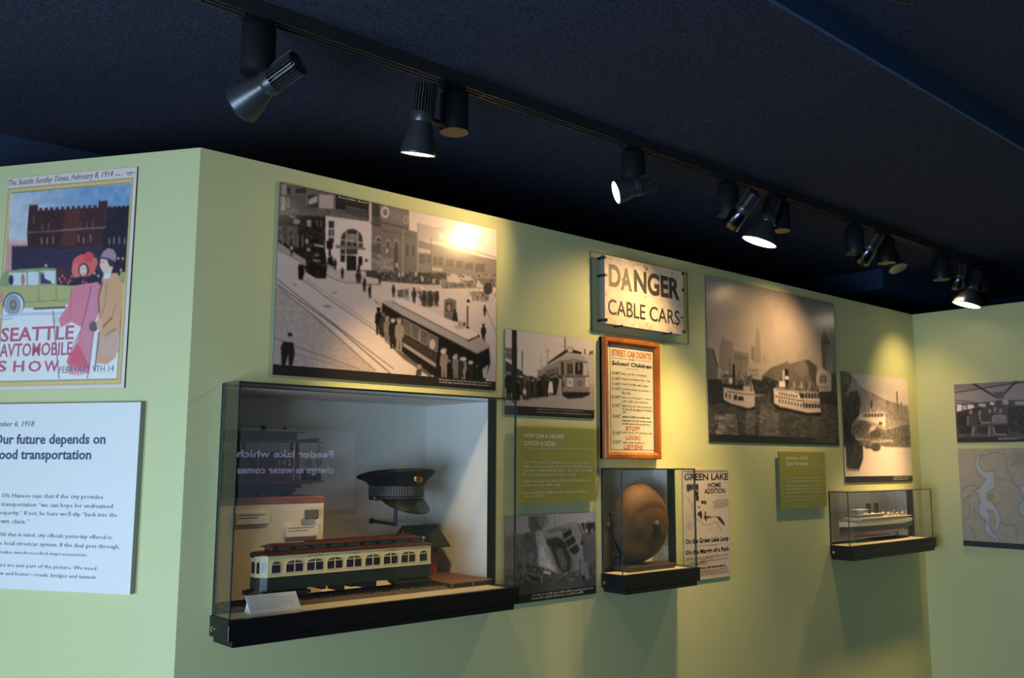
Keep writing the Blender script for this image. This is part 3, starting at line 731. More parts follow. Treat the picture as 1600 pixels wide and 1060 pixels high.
for x, y, h, t, hd in ((70, 475, 260, .10, .1), (112, 500, 245, .20, .4), (150, 545, 250, .44, .55), (205, 605, 300, .14, .7), (265, 625, 310, .50, .62), (690, 890, 290, .50, .72), (800, 900, 245, .46, .68), (872, 905, 225, .55, .78), (942, 905, 190, .18, .7), (1000, 905, 150, .15, .4), (740, 890, 190, .12, .5), (850, 880, 200, .2, .6)):
    c.man(x, y, h, t, hd, .27)
c.poly([(1050, 800), (1105, 760), (1092, 880), (1060, 890)], .70).ell(870, 705, 30, 16, .80).ell(680, 632, 26, 22, .74).ell(940, 738, 24, 18, .72).ell(790, 690, 22, 18, .66)
c.poly([(430, 800), (478, 790), (475, 860), (420, 860)], .24).ell(455, 778, 22, 24, .52)
c.blur_all(1)
B.rect('caption_strip', CAPT, -B.W / 2, B.W / 2, 0, hz)
c.finish('photo_print')
B.text('RACES! RAC', mat('ink_cream', (.62, .58, .55), .5), A_, (645, 165), (938, 246), bold=.02, shear=.2, lift=.0009)
B.marks([(640, 885, 1145, 944), (640, 910, 1130, 968)], CAPW, D_)

WARM = 1.8
# ---------------------------------------------------------------- boarding a streetcar
B = Board(FB, 'photo_panel', 'sepia photograph panel of a crowd boarding a streetcar, above the green text panel', 'photograph', (789.3, 515), (927.7, 531.8), (928.6, 655), (789, 647.5), t=.005, group='photographs on the walls')
Z = zm(780, 505, 6.625)
hz = (B.loc(Z, 65, 850)[1] + B.loc(Z, 980, 905)[1]) / 2
c = B.canvas(170, z0=hz, base=.78); c.z = Z
c.poly([(60, 760), (980, 620), (985, 910), (60, 850)], .62)
c.poly([(65, 255), (132, 262), (132, 385), (65, 362)], .42).line([(65, 300), (132, 310)], 8, .6).poly([(65, 390), (130, 430), (185, 468), (240, 500), (255, 545), (65, 565)], .24)
c.line([(238, 290), (240, 530)], 11, .34).line([(222, 322), (255, 322)], 4, .4).line([(500, 258), (500, 400)], 6, .42).line([(470, 292), (530, 292)], 4, .42).line([(435, 360), (435, 525)], 6, .48).line([(180, 160), (700, 140)], 2, .68).line([(180, 240), (600, 130)], 2, .68)
c.poly([(395, 480), (470, 488), (470, 600), (395, 600)], .50)
c.poly([(450, 460), (612, 388), (655, 380), (655, 640), (450, 610)], .52)
for k in range(7): c.poly([(478 + k * 20, 492 - k * 5), (491 + k * 20, 489 - k * 5), (491 + k * 20, 555), (478 + k * 20, 556)], .30)
c.poly([(500, 428), (690, 312), (855, 328), (915, 385), (640, 395), (610, 388)], .66).poly([(488, 418), (680, 280), (760, 272), (855, 302), (850, 325), (700, 308), (500, 428)], .17)
c.poly([(618, 380), (780, 352), (900, 388), (925, 420), (935, 730), (680, 715), (640, 660)], .50).poly([(636, 352), (760, 326), (890, 350), (916, 408), (780, 372), (640, 398)], .62).line([(640, 398), (780, 376), (916, 410)], 7, .34)
c.rect(638, 402, 672, 545, .24).rect(690, 412, 765, 545, .40).rect(708, 432, 757, 520, .20).rect(785, 408, 862, 535, .16).rect(872, 418, 916, 542, .68).line([(775, 380), (775, 545)], 9, .6).line([(680, 395), (680, 545)], 7, .58).rect(820, 420, 830, 490, .6).rect(730, 440, 738, 500, .5)
c.poly([(678, 545), (928, 548), (930, 560), (678, 560)], .30).rect(703, 575, 762, 655, .80).rect(712, 590, 752, 640, .58).ell(835, 628, 20, 24, .18).ell(835, 628, 9, 11, .74).rect(893, 560, 927, 662, .74).rect(640, 565, 668, 640, .66)
c.rect(706, 247, 762, 308, .42).rect(713, 254, 756, 300, .74).line([(682, 145), (682, 280)], 10, .26).line([(640, 240), (690, 246)], 5, .35)
c.poly([(655, 712), (942, 718), (932, 748), (842, 782), (720, 790), (655, 755)], .13).line([(720, 785), (850, 778)], 6, .5)
c.poly([(885, 335), (978, 285), (982, 650), (935, 640), (918, 405)], .70).rect(877, 268, 895, 330, .40).poly([(928, 300), (972, 282), (972, 318), (930, 330)], .34)
c.rect(130, 68, 183, 825, .17)
for k in range(30):
    x = 195 + k * 15.5 + random.uniform(-5, 5); y = 805 - k * 2.2 + random.uniform(-14, 6)
    c.man(x, y, random.uniform(215, 255) - k * 1.4, random.choice((.10, .14, .18, .24, .34)), random.choice((.2, .45, .55)), .26)
c.man(98, 800, 320, .14, .5, .24); c.poly([(70, 560), (130, 555), (136, 730), (68, 730)], .14)
c.poly([(205, 590), (250, 580), (245, 720), (205, 720)], .20).ell(262, 712, 18, 34, .78).rect(215, 745, 225, 820, .68).rect(233, 745, 243, 820, .66)
c.poly([(518, 605), (548, 605), (560, 722), (502, 722)], .84).ell(537, 592, 16, 17, .16).rect(512, 722, 522, 790, .70).rect(538, 722, 547, 785, .70).poly([(620, 570), (645, 580), (650, 735), (598, 735)], .60)
c.blur_all(1)
B.rect('caption_strip', CAPT, -B.W / 2, B.W / 2, 0, hz); c.finish('photo_print')
B.marks([(388, 884, 885, 924), (388, 912, 952, 956)], CAPW, Z)

WARM = .6
# ---------------------------------------------------------------- burning car
B = Board(FB, 'photo_panel', 'grey photograph panel of an overturned burning streetcar, beside the small gong case', 'photograph', (788.5, 806.5), (930.7, 800.5), (930.3, 928.5), (788.5, 946.5), t=.005, group='photographs on the walls')
Z = zm(780, 795, 6.625)
hz = (B.loc(Z, 190, 893)[1] + B.loc(Z, 998, 800)[1]) / 2
c = B.canvas(165, z0=hz, base=.40); c.z = Z
G = [(50, 80), (1005, 30), (1005, 890), (50, 1000)]
c.grad([(50, 80), (1005, 30), (1005, 260), (50, 310)], .50, .66, (100, 150), (900, 150))
c.poly([(60, 290), (370, 240), (400, 560), (160, 520), (60, 560)], .36).ell(300, 340, 75, 95, .32).noise([(60, 280), (390, 240), (400, 560), (60, 560)], .05, 6)
c.poly([(300, 85), (492, 65), (440, 240), (330, 255)], .34).ell(460, 130, 60, 70, .44, .7).ell(350, 160, 50, 80, .30, .7)
c.poly([(440, 228), (780, 135), (860, 215), (905, 420), (872, 545), (740, 480), (650, 300), (480, 300)], .52)
c.poly([(800, 140), (835, 170), (895, 330), (905, 470), (880, 545), (865, 430), (850, 250)], .34)
c.poly([(490, 330), (590, 290), (680, 345), (742, 520), (735, 640), (660, 668), (600, 600), (520, 450)], .20).poly([(585, 425), (640, 405), (705, 560), (690, 645), (640, 622)], .36).poly([(480, 350), (530, 400), (620, 640), (560, 580)], .44)
c.poly([(648, 222), (730, 196), (832, 430), (795, 505), (725, 440), (660, 300)], .17)
for a, b in (((655, 252), (725, 205)), ((665, 338), (775, 262)), ((700, 425), (812, 345)), ((770, 500), (835, 450))): c.line([a, b], 13, .62)
c.line([(500, 240), (650, 205)], 34, .40).ell(855, 355, 11, 24, .10)
c.poly([(840, 150), (992, 140), (992, 255), (885, 265)], .22).noise([(840, 120), (992, 120), (992, 260), (885, 265)], .12, 4).line([(890, 160), (890, 240)], 10, .55).ell(905, 235, 14, 20, .66).ell(960, 230, 14, 18, .6).line([(572, 70), (572, 180)], 6, .42)
c.poly([(370, 235), (440, 225), (530, 480), (612, 668), (480, 640), (400, 590), (395, 430)], .60).poly([(410, 400), (455, 400), (540, 600), (580, 650), (425, 590)], .72).noise([(370, 235), (440, 225), (530, 480), (612, 668), (400, 590)], .05, 8)
c.poly([(160, 520), (400, 590), (620, 680), (740, 660), (1000, 560), (1000, 810), (60, 900), (60, 560)], .32).noise([(60, 520), (400, 590), (620, 680), (1000, 540), (1000, 810), (60, 890)], .12, 4)
c.ell(480, 660, 26, 16, .82).ell(515, 668, 18, 14, .85).line([(240, 650), (440, 700)], 14, .5).line([(440, 690), (440, 780)], 14, .52).line([(180, 600), (400, 610)], 10, .22).line([(300, 700), (430, 745)], 18, .12).line([(250, 560), (260, 700)], 12, .5).line([(620, 720), (760, 640)], 8, .55).line([(690, 760), (780, 780)], 9, .18)
c.poly([(850, 545), (915, 560), (935, 730), (895, 720), (850, 735)], .52).poly([(770, 470), (820, 520), (830, 640), (770, 640)], .50).rect(855, 690, 885, 735, .14)
c.poly([(60, 790), (1000, 730), (1000, 812), (60, 905)], .30).noise(G, .02, 3)
c.a[..., 2] *= 1.06; c.a[..., 0] *= .98
c.blur_all(2)
B.rect('caption_strip', CAPT, -B.W / 2, B.W / 2, 0, hz); c.finish('photo_print')
B.marks([(345, 884, 975, 836), (335, 918, 880, 878)], CAPW, Z)

WARM = 2.2
# ---------------------------------------------------------------- harbour steamers
B = Board(FB, 'photo_panel', 'large sepia photograph panel of two steamers in a harbour with a clock tower', 'photograph', (1101.9, 430), (1301.9, 474.4), (1311.6, 695.8), (1108.9, 691.9), t=.005, group='photographs on the walls')
Z = zm(1100, 520, 5.888); Y = zm(1090, 420, 3.654)
hz = (B.loc(Z, 55, 940)[1] + B.loc(Z, 1245, 972)[1]) / 2
c = B.canvas(270, z0=hz, base=.60); c.z = Y
c.grad([(30, 20), (800, 180), (820, 620), (50, 560)], .60, .52, (100, 100), (760, 260)).noise([(30, 20), (800, 180), (820, 620), (50, 560)], .012, 20)
c.poly([(330, 400), (335, 345), (339, 300), (344, 345), (356, 365), (362, 540), (320, 540), (318, 450), (328, 440)], .50).poly([(306, 445), (318, 440), (318, 530), (306, 520)], .42)
c.poly([(704, 410), (714, 370), (722, 338), (732, 368), (748, 405), (756, 590), (712, 570)], .27).poly([(730, 410), (748, 405), (756, 590), (735, 580)], .42).line([(380, 495), (380, 540)], 5, .45)
c.z = Z
c.poly([(30, 140), (80, 150), (128, 310), (128, 470), (30, 450)], .40).line([(80, 150), (125, 310)], 10, .2).poly([(155, 70), (180, 30), (195, 62), (272, 85), (268, 370), (135, 340), (140, 130)], .50)
for x in (165, 190, 215, 240): c.line([(x, 90), (x, 340)], 6, .42)
c.poly([(270, 160), (412, 192), (408, 410), (265, 380)], .46).poly([(280, 200), (400, 225), (400, 260), (280, 245)], .40).line([(335, 200), (335, 430)], 4, .32)
c.poly([(405, 298), (520, 285), (625, 298), (600, 430), (500, 440), (405, 410)], .58)
for k in range(4): c.rect(418 + k * 22, 335, 430 + k * 22, 362, .36).rect(418 + k * 22, 378, 430 + k * 22, 402, .36)
c.poly([(530, 400), (620, 318), (775, 258), (775, 330), (745, 480), (530, 480)], .34).line([(620, 318), (775, 262)], 9, .5)
c.poly([(640, 330), (780, 288), (950, 248), (1035, 305), (1045, 510), (760, 510), (640, 470)], .36).poly([(930, 255), (960, 250), (1035, 305), (1045, 480), (990, 440)], .24).ell(905, 340, 60, 70, .46, .6).line([(870, 270), (870, 480)], 4, .26)
c.poly([(1030, 385), (1075, 315), (1175, 395), (1175, 548), (1035, 548)], .62).ell(1095, 425, 34, 40, .36).rect(1061, 425, 1129, 465, .36).line([(1095, 390), (1095, 465)], 5, .58).rect(1060, 490, 1150, 530, .50)
c.poly([(1078, 70), (1155, 80), (1158, 105), (1078, 100)], .24)
c.poly([(35, 430), (165, 430), (170, 690), (45, 705)], .13)
for k in range(8): c.line([(50 + k * 14, 440), (54 + k * 14, 680)], 4, .30)
c.poly([(430, 420), (530, 440), (560, 400), (760, 480), (760, 560), (470, 570)], .17).noise([(430, 420), (760, 420), (760, 560), (470, 570)], .05, 5)
c.poly([(1050, 545), (1235, 540), (1240, 690), (1070, 660)], .12).poly([(1170, 368), (1228, 368), (1230, 560), (1170, 552)], .20)
for k in range(7): c.line([(1090 + k * 20, 560), (1092 + k * 20, 660)], 4, .26)
W_ = [(40, 690), (170, 640), (620, 560), (1070, 650), (1240, 680), (1248, 985), (50, 955)]
c.poly(W_, .27).noise(W_, .055, 3, 10)
c.poly([(140, 760), (300, 740), (310, 935), (110, 945)], .44).noise([(100, 740), (320, 740), (320, 945), (100, 945)], .12, 3, 14)
c.poly([(390, 720), (470, 720), (470, 940), (380, 930)], .46, .6).poly([(520, 660), (690, 740), (690, 950), (500, 945)], .44, .6).noise([(380, 720), (690, 720), (690, 950), (380, 940)], .06, 3, 12).poly([(990, 770), (1060, 770), (1060, 930), (980, 930)], .38, .5)
c.poly([(150, 380), (445, 400), (440, 490), (150, 470)], .34).noise([(150, 330), (445, 380), (445, 490), (150, 475)], .14, 4)
c.poly([(160, 470), (435, 490), (435, 550), (300, 535), (160, 505)], .16).poly([(165, 500), (300, 530), (466, 548), (466, 675), (410, 702), (250, 662), (165, 612)], .76).poly([(158, 608), (250, 655), (410, 696), (470, 680), (466, 706), (400, 714), (160, 645)], .08)
c.line([(215, 540), (340, 560), (466, 572)], 9, .20).rect(272, 572, 305, 622, .22).rect(312, 587, 364, 628, .18).rect(225, 560, 250, 610, .5).rect(195, 555, 212, 600, .3).rect(360, 492, 428, 545, .66).rect(262, 295, 282, 480, .10).rect(228, 418, 262, 466, .78).line([(235, 230), (235, 420)], 5, .25).rect(160, 480, 180, 620, .2)
c.poly([(660, 465), (1055, 485), (1055, 550), (660, 520)], .34).noise([(660, 450), (1055, 470), (1055, 550), (660, 520)], .14, 4)
c.poly([(608, 520), (655, 512), (880, 545), (1058, 555), (1074, 732), (960, 738), (700, 682), (622, 640)], .80).poly([(604, 495), (640, 520), (645, 655), (612, 640)], .16)
c.poly([(868, 558), (1058, 562), (1060, 608), (890, 606)], .17).poly([(905, 648), (1066, 655), (1068, 697), (912, 694)], .17).line([(650, 585), (860, 625), (1066, 640)], 9, .22).line([(655, 525), (880, 552), (1058, 560)], 6, .4).line([(640, 650), (760, 690), (960, 710), (1070, 712)], 4, .5)
for k in range(8): c.rect(690 + k * 22, 545 + k * 4, 702 + k * 22, 575 + k * 4, .30).rect(688 + k * 28, 612 + k * 6, 703 + k * 28, 646 + k * 6, .30)
for k in range(5): c.line([(925 + k * 28, 560), (930 + k * 28, 695)], 5, .7)
c.poly([(618, 640), (700, 686), (960, 738), (1075, 734), (1066, 770), (960, 764), (670, 708)], .08).rect(742, 335, 776, 480, .10).rect(745, 402, 778, 430, .88).rect(722, 345, 742, 440, .66).rect(690, 448, 748, 502, .82).rect(890, 455, 905, 520, .6).rect(960, 455, 980, 520, .5).rect(820, 455, 835, 520, .55)
c.line([(1195, 260), (1195, 380)], 8, .3)
c.blur_all(1)
B.rect('caption_strip', CAPT, -B.W / 2, B.W / 2, 0, hz); c.finish('photo_print')
B.marks([(1020, 977, 1215, 992), (1020, 995, 1215, 1010)], CAPW, Z)

# ---------------------------------------------------------------- steamer on a slough
B = Board(FB, 'photo_panel', 'pale sepia photograph panel of a small steamer on a wooded slough, above the ship case', 'photograph', (1313.2, 579.7), (1417.9, 594.1), (1425.7, 752), (1321.3, 755.6), t=.005, group='photographs on the walls')
Z = zm(1305, 570, 5.438)
hz = (B.loc(Z, 85, 955)[1] + B.loc(Z, 658, 940)[1]) / 2
c = B.canvas(165, z0=hz, base=.82); c.z = Z
H_ = [(45, 40), (150, 95), (215, 190), (430, 300), (620, 360), (645, 560), (645, 710), (45, 710)]
c.poly(H_, .60).noise(H_, .06, 4)
c.poly([(430, 310), (620, 350), (640, 500), (430, 460)], .54).noise([(430, 300), (625, 330), (640, 500), (430, 460)], .08, 3)
c.line([(522, 230), (531, 395)], 11, .40).line([(560, 320), (565, 400)], 14, .5).ell(443, 322, 14, 16, .42)
c.poly([(110, 560), (220, 470), (420, 560), (645, 500), (648, 690), (560, 700), (390, 695), (345, 738), (300, 700), (240, 712), (110, 720)], .40).noise([(110, 560), (220, 480), (420, 560), (645, 510), (645, 690), (240, 710)], .09, 4)
T_ = [(40, 40), (130, 75), (140, 130), (100, 240), (190, 220), (215, 300), (205, 420), (140, 510), (110, 700), (60, 720)]
c.poly(T_, .24).noise(T_, .08, 4).ell(100, 250, 20, 14, .5).ell(95, 130, 30, 40, .36)
c.poly([(60, 700), (645, 690), (660, 960), (80, 970)], .82)
R_ = [(80, 560), (150, 600), (235, 690), (238, 800), (200, 905), (150, 890), (95, 880)]
c.poly(R_, .20).noise(R_, .06, 4).ell(345, 705, 40, 34, .24).poly([(240, 690), (390, 690), (380, 712), (260, 715)], .30).poly([(390, 690), (645, 680), (645, 705), (430, 702)], .42)
c.poly([(95, 880), (205, 890), (180, 910), (100, 905)], .55).noise([(90, 860), (210, 860), (200, 920), (90, 920)], .1, 3)
c.poly([(228, 360), (375, 368), (385, 405), (228, 408)], .60).noise([(228, 340), (375, 350), (385, 405), (228, 408)], .14, 4).rect(299, 308, 315, 372, .26)
c.poly([(188, 465), (215, 412), (410, 400), (425, 440), (425, 535), (395, 520), (300, 482)], .84).poly([(225, 420), (412, 410), (415, 440), (230, 448)], .58)
for k in range(6): c.rect(252 + k * 27, 418, 266 + k * 27, 447, .26)
c.ell(385, 500, 18, 14, .3).poly([(300, 525), (360, 510), (330, 560), (285, 585)], .74).line([(170, 632), (290, 640)], 9, .74).line([(300, 655), (490, 648)], 16, .66).line([(360, 628), (480, 645)], 5, .7)
c.ell(240, 520, 50, 45, .36).ell(340, 590, 46, 34, .30).noise([(180, 480), (400, 480), (400, 620), (180, 620)], .05, 4)
c.blur_all(1)
B.rect('caption_strip', CAPT, -B.W / 2, B.W / 2, 0, hz); c.finish('photo_print')
B.marks([(495, 950, 640, 962), (495, 968, 625, 980)], CAPW, Z)

WARM = 1.2
# ---------------------------------------------------------------- ferry interior on the right wall
pr = lambda x, y: (x, y)
B = Board(FC, 'photo_panel', 'dark photograph panel of rows of seats in a ferry cabin, above the map', 'photograph', (1489.8, 602.5), (1622, 592.4), (1622, 689.3), (1496.4, 693), t=.005, group='photographs on the walls')
Z = zm(1470, 580, 7.57)
hz = B.loc(Z, 200, 785)[1]
c = B.canvas(130, z0=hz, base=.30); c.z = Z
c.poly([(140, 165), (1180, 80), (1180, 340), (720, 345), (170, 405)], .56).poly([(140, 160), (1180, 80), (1180, 130), (150, 230)], .48)
c.line([(165, 255), (900, 140), (1180, 110)], 16, .28).line([(165, 345), (560, 395)], 12, .32).line([(165, 385), (560, 400)], 12, .24).line([(380, 150), (660, 312)], 20, .17).line([(920, 100), (700, 312)], 22, .20)
c.poly([(620, 250), (760, 240), (740, 330), (650, 330)], .36)
for x0, y0, x1, y1, t in ((190, 398, 250, 485, .88), (258, 405, 302, 462, .70), (315, 400, 392, 456, .86), (450, 390, 532, 420, .72), (585, 368, 634, 402, .80), (730, 345, 800, 395, .62), (878, 360, 1000, 402, .60), (1040, 355, 1160, 400, .58)): c.rect(x0, y0, x1, y1, t)
c.poly([(180, 485), (480, 420), (480, 620), (180, 780)], .20).poly([(800, 420), (1180, 420), (1180, 800), (800, 700)], .22)
c.noise([(180, 440), (1180, 400), (1180, 780), (190, 780)], .05, 5)
for x0, y0, x1, y1, t in ((480, 450, 600, 600, .26), (620, 530, 765, 618, .46), (330, 490, 430, 640, .26), (210, 520, 300, 650, .14), (640, 640, 800, 745, .20), (430, 650, 560, 740, .20), (240, 670, 360, 745, .15)): c.rect(x0, y0, x1, y1, t)
for L_ in ([(615, 615), (620, 530), (750, 525), (775, 610)], [(470, 610), (595, 612)], [(385, 660), (375, 770)], [(575, 660), (570, 770)], [(620, 670), (640, 750), (780, 750)], [(320, 540), (320, 640)], [(450, 480), (470, 600)]): c.line(L_, 14, .56)
for x, y in ((460, 490), (580, 475), (705, 470), (355, 485), (640, 455)): c.ell(x, y, 16, 28, .54)
c.a[..., 2] *= 1.05
c.blur_all(1)
B.rect('caption_strip', CAPT, -B.W / 2, B.W / 2, 0, hz); c.finish('photo_print')
B.marks([(680, 783, 1000, 795), (680, 800, 940, 812)], CAPW, Z)

# ---------------------------------------------------------------- nautical chart
B = Board(FC, 'nautical_chart', 'pale chart panel with blue-grey waterways, under the ferry cabin photograph', 'map', (1498, 703.5), (1622, 699.4), (1622, 860.4), (1504, 854), t=.012)
Z = zm(1480, 690, 5.89)
hz = (B.loc(Z, 142, 915)[1] + B.loc(Z, 707, 942)[1]) / 2
LAND = (172, 166, 152); WAT = (176, 184, 194)
c = B.canvas(130, z0=hz, base=LAND); c.z = Z
def water(pts):
    c.poly(pts, WAT); c.line(pts + [pts[0]], 6, (112, 122, 132))
water([(262, 150), (300, 122), (335, 128), (300, 150), (292, 200), (310, 250), (345, 280), (400, 275), (432, 270), (440, 340), (440, 430), (395, 460), (365, 480), (365, 530), (410, 560), (440, 590), (470, 640), (492, 710), (480, 790), (450, 820), (400, 815), (425, 845), (470, 880), (480, 935), (450, 935), (440, 900), (380, 865), (345, 820), (340, 770), (360, 735), (320, 700), (285, 650), (290, 590), (310, 560), (290, 510), (285, 470), (240, 455), (300, 430), (320, 390), (360, 345), (320, 325), (290, 300), (265, 240)])
c.poly([(365, 625), (430, 650), (445, 740), (435, 790), (405, 805), (385, 760), (400, 700)], LAND); c.line([(365, 625), (430, 650), (445, 740), (435, 790), (405, 805), (385, 760), (400, 700), (365, 625)], 5, (120, 120, 112))
water([(660, 420), (707, 400), (800, 420), (800, 720), (690, 690), (655, 650), (665, 580), (707, 540), (690, 480)])
for L_ in ([(335, 128), (380, 130), (410, 100), (510, 110), (545, 170), (545, 240), (590, 310), (605, 380), (660, 430)], [(450, 350), (600, 360)], [(150, 440), (200, 405), (260, 410), (285, 440)], [(150, 545), (210, 590), (200, 690), (155, 720)], [(240, 460), (200, 520), (160, 500), (145, 450)], [(200, 780), (240, 820), (260, 910)], [(500, 740), (550, 775), (620, 765), (650, 850), (630, 920)], [(440, 565), (500, 570)], [(245, 600), (250, 690), (275, 700)]): c.line(L_, 5, (118, 118, 112))
c.ell(400, 510, 26, 34, (158, 150, 112)).ell(165, 490, 12, 22, (176, 184, 190))
for k in range(7): c.line([(575 + (k % 3) * 20, 110 + k * 17), (800, 104 + k * 17)], 6, (138, 138, 130))
c.noise([(90, 70), (820, 70), (820, 960), (130, 920)], .015, 6)
c.blur_all(1)
B.rect('caption_strip', CAPT, -B.W / 2, B.W / 2, 0, hz); c.finish('chart_print', PAPER)
# ---------------------------------------------------------------- colour magazine cover on the left wall
B = Board(FA, 'cover_poster', 'colour magazine-cover poster with a castle, a green car and a couple in coats', 'poster', (12, 279.4), (217, 260.4), (191.3, 607.3), (-12, 609.5), t=.006)
A_ = zm(0, 260, 5.891); B_ = zm(0, 430, 5.732)
c = B.canvas(235, base=(232, 214, 204))
def lrect(c, x0, x1, z0, z1, t):
    X = lambda x: (x - c.x0) / (c.x1 - c.x0) * c.W
    Y = lambda z: (c.z1 - z) / (c.z1 - c.z0) * c.H
    c._fill([(X(x0), Y(z1)), (X(x1), Y(z1)), (X(x1), Y(z0)), (X(x0), Y(z0))], t)
ox0, oz1 = B.loc(A_, 80, 213); ox1, oz0 = B.loc(B_, 1078, 970)
ix0, iz1 = B.loc(A_, 110, 250); ix1, iz0 = B.loc(B_, 1048, 930)
lrect(c, ox0 - .002, ox1 + .002, oz0 - .002, oz1 + .002, (120, 105, 90)); lrect(c, ox0, ox1, oz0, oz1, (224, 196, 122)); lrect(c, ix0 - .002, ix1 + .002, iz0 - .002, iz1 + .002, (80, 75, 80)); lrect(c, ix0, ix1, iz0, iz1, (236, 234, 228))
c.z = A_
c.grad([(100, 250), (1210, 160), (1150, 900), (60, 900)], (128, 160, 196), (206, 208, 212), (800, 200), (150, 620))
c.noise([(100, 250), (1210, 160), (1150, 600), (80, 650)], .03, 14)
c.poly([(75, 668), (255, 690), (255, 745), (110, 745), (105, 985), (40, 985)], (214, 156, 160)).poly([(75, 668), (255, 690), (255, 715), (75, 712)], (228, 178, 172))
cas = [(250, 610), (268, 372), (290, 362), (350, 358), (350, 408), (905, 378), (910, 326), (990, 320), (990, 382), (1192, 366), (1165, 800), (1150, 1060), (105, 1060), (110, 742), (255, 738)]
c.poly(cas, (74, 46, 48))
for k in range(11): c.rect(362 + k * 50, 383 - k * 2.6, 390 + k * 50, 412 - k * 2.6, (74, 46, 48))
for k in range(5): c.rect(1000 + k * 42, 368 - k * 2, 1024 + k * 42, 392 - k * 2, (44, 38, 50))
for x in (272, 300, 328, 912, 942, 970): c.rect(x, 352 if x < 400 else 314, x + 18, 380, (74, 46, 48))
for k in range(5): c.rect(118 + k * 28, 730, 134 + k * 28, 750, (50, 46, 60))
c.poly([(990, 388), (1188, 370), (1150, 1000), (940, 1000), (940, 600), (985, 560)], (46, 40, 54)).poly([(110, 748), (250, 742), (520, 760), (930, 740), (940, 1060), (105, 1060)], (62, 54, 74)).poly([(350, 420), (700, 400), (620, 740), (270, 730)], (68, 44, 46)).poly([(600, 400), (740, 395), (700, 730), (560, 740)], (96, 54, 52))
c.noise(cas, .02, 4)
c.line([(258, 612), (560, 592)], 11, (134, 102, 88)).line([(560, 590), (975, 562)], 13, (146, 108, 92))
for x, y in ((385, 690), (435, 685), (490, 680), (725, 665), (770, 680), (835, 660), (1008, 690), (1050, 685), (1100, 680), (392, 560), (450, 550), (740, 545), (800, 535), (855, 535), (312, 490), (1150, 690)): c.rect(x - 7, y - 32, x + 6, y + 32, (150, 112, 110) if y > 600 else (108, 84, 84))
c.z = B_
c.poly([(-10, 60), (20, 0), (62, -42), (380, -64), (542, -58), (505, -30), (512, 90), (-10, 110)], (150, 162, 116))
for x0, x1, y0, y1 in ((82, 238, -22, 96), (250, 346, -30, 90), (366, 496, -38, 76)): c.rect(x0, y0, x1, y1, (214, 220, 224))
c.ell(100, 45, 22, 48, (60, 60, 96)).ell(206, 40, 17, 52, (206, 120, 116)).poly([(366, -20), (395, -30), (400, 30), (460, 60), (460, 76), (366, 76)], (66, 66, 104)).ell(388, -18, 13, 14, (196, 150, 140)).ell(412, -84, 12, 14, (210, 170, 160))
c.poly([(-30, 100), (110, 102), (510, 82), (690, 78), (640, 230), (560, 296), (220, 296), (214, 235), (170, 175), (110, 165), (50, 195), (20, 240), (-30, 220)], (188, 182, 122)).poly([(-30, 150), (40, 160), (20, 240), (-30, 300)], (206, 150, 140))
c.line([(346, 100), (346, 240), (505, 225)], 5, (120, 112, 90)).line([(505, 85), (505, 228)], 5, (120, 112, 90)).line([(230, 240), (640, 225)], 6, (140, 130, 96)).line([(20, 102), (690, 80)], 6, (150, 150, 130))
c.ell(125, 258, 96, 104, (74, 84, 118)).ell(125, 266, 86, 98, (228, 230, 232)).ell(118, 268, 70, 92, (150, 156, 168)).ell(118, 268, 47, 64, (196, 190, 180)).ell(118, 268, 38, 54, (134, 126, 128)).ell(118, 268, 10, 14, (190, 170, 150))
c.line([(302, 303), (590, 290)], 15, (76, 66, 92)).line([(-30, 372), (200, 350), (570, 342)], 22, (190, 204, 216)).line([(-30, 400), (120, 390)], 9, (160, 180, 200))
c.poly([(505, 5), (560, -20), (700, -25), (905, 20), (918, 92), (690, 98), (510, 88)], (52, 44, 66)).poly([(505, -70), (560, -90), (640, -30), (640, 80), (510, 80)], (80, 54, 66))
for k in range(16): c.ell(530 + k * 16 + random.uniform(-5, 5), random.uniform(5, 75), 9, 13, random.choice(((206, 120, 120), (196, 140, 136), (120, 60, 70))))
c.poly([(662, 95), (880, 62), (905, 110), (878, 200), (882, 350), (850, 420), (842, 520), (800, 880), (700, 860), (612, 830), (604, 760), (690, 600), (730, 470), (640, 420), (545, 470), (525, 392), (605, 280)], (228, 134, 148)).poly([(692, 610), (800, 835), (612, 800), (640, 700)], (224, 104, 122)).poly([(725, 470), (790, 240), (820, 100), (860, 90), (840, 500), (800, 840)], (220, 142, 160))
c.line([(820, 95), (790, 240), (730, 480), (620, 720), (600, 790)], 6, (130, 76, 96)).line([(640, 110), (625, 400)], 4, (170, 92, 110)).line([(692, 612), (795, 820)], 5, (180, 84, 104)).ell(500, 395, 30, 46, (214, 216, 226)).line([(476, 320), (500, 620), (530, 930)], 11, (142, 128, 158))
c.poly([(920, 15), (985, -12), (1050, -20), (1105, 80), (1088, 330), (1062, 600), (1035, 740), (960, 800), (868, 790), (890, 500), (882, 420), (880, 300), (882, 180)], (220, 166, 124)).poly([(1060, 500), (1062, 680), (1000, 760), (900, 720), (900, 540)], (214, 172, 152))
c.line([(920, 60), (882, 200), (890, 340)], 9, (70, 60, 90)).line([(1000, 380), (920, 470)], 9, (90, 76, 84)).line([(1040, 480), (940, 550)], 7, (120, 100, 100)).line([(960, 70), (940, 260), (900, 380)], 5, (150, 112, 92)).line([(1040, 260), (1000, 400)], 5, (150, 112, 92)).ell(838, 462, 40, 48, (116, 98, 98)).ell(892, 440, 28, 52, (226, 178, 152))
c.line([(888, 510), (850, 860)], 13, (124, 106, 122)).line([(840, 520), (782, 930)], 9, (170, 110, 132))
c.poly([(610, 830), (800, 880), (830, 870), (700, 900), (620, 890)], (232, 170, 182))
c.z = A_
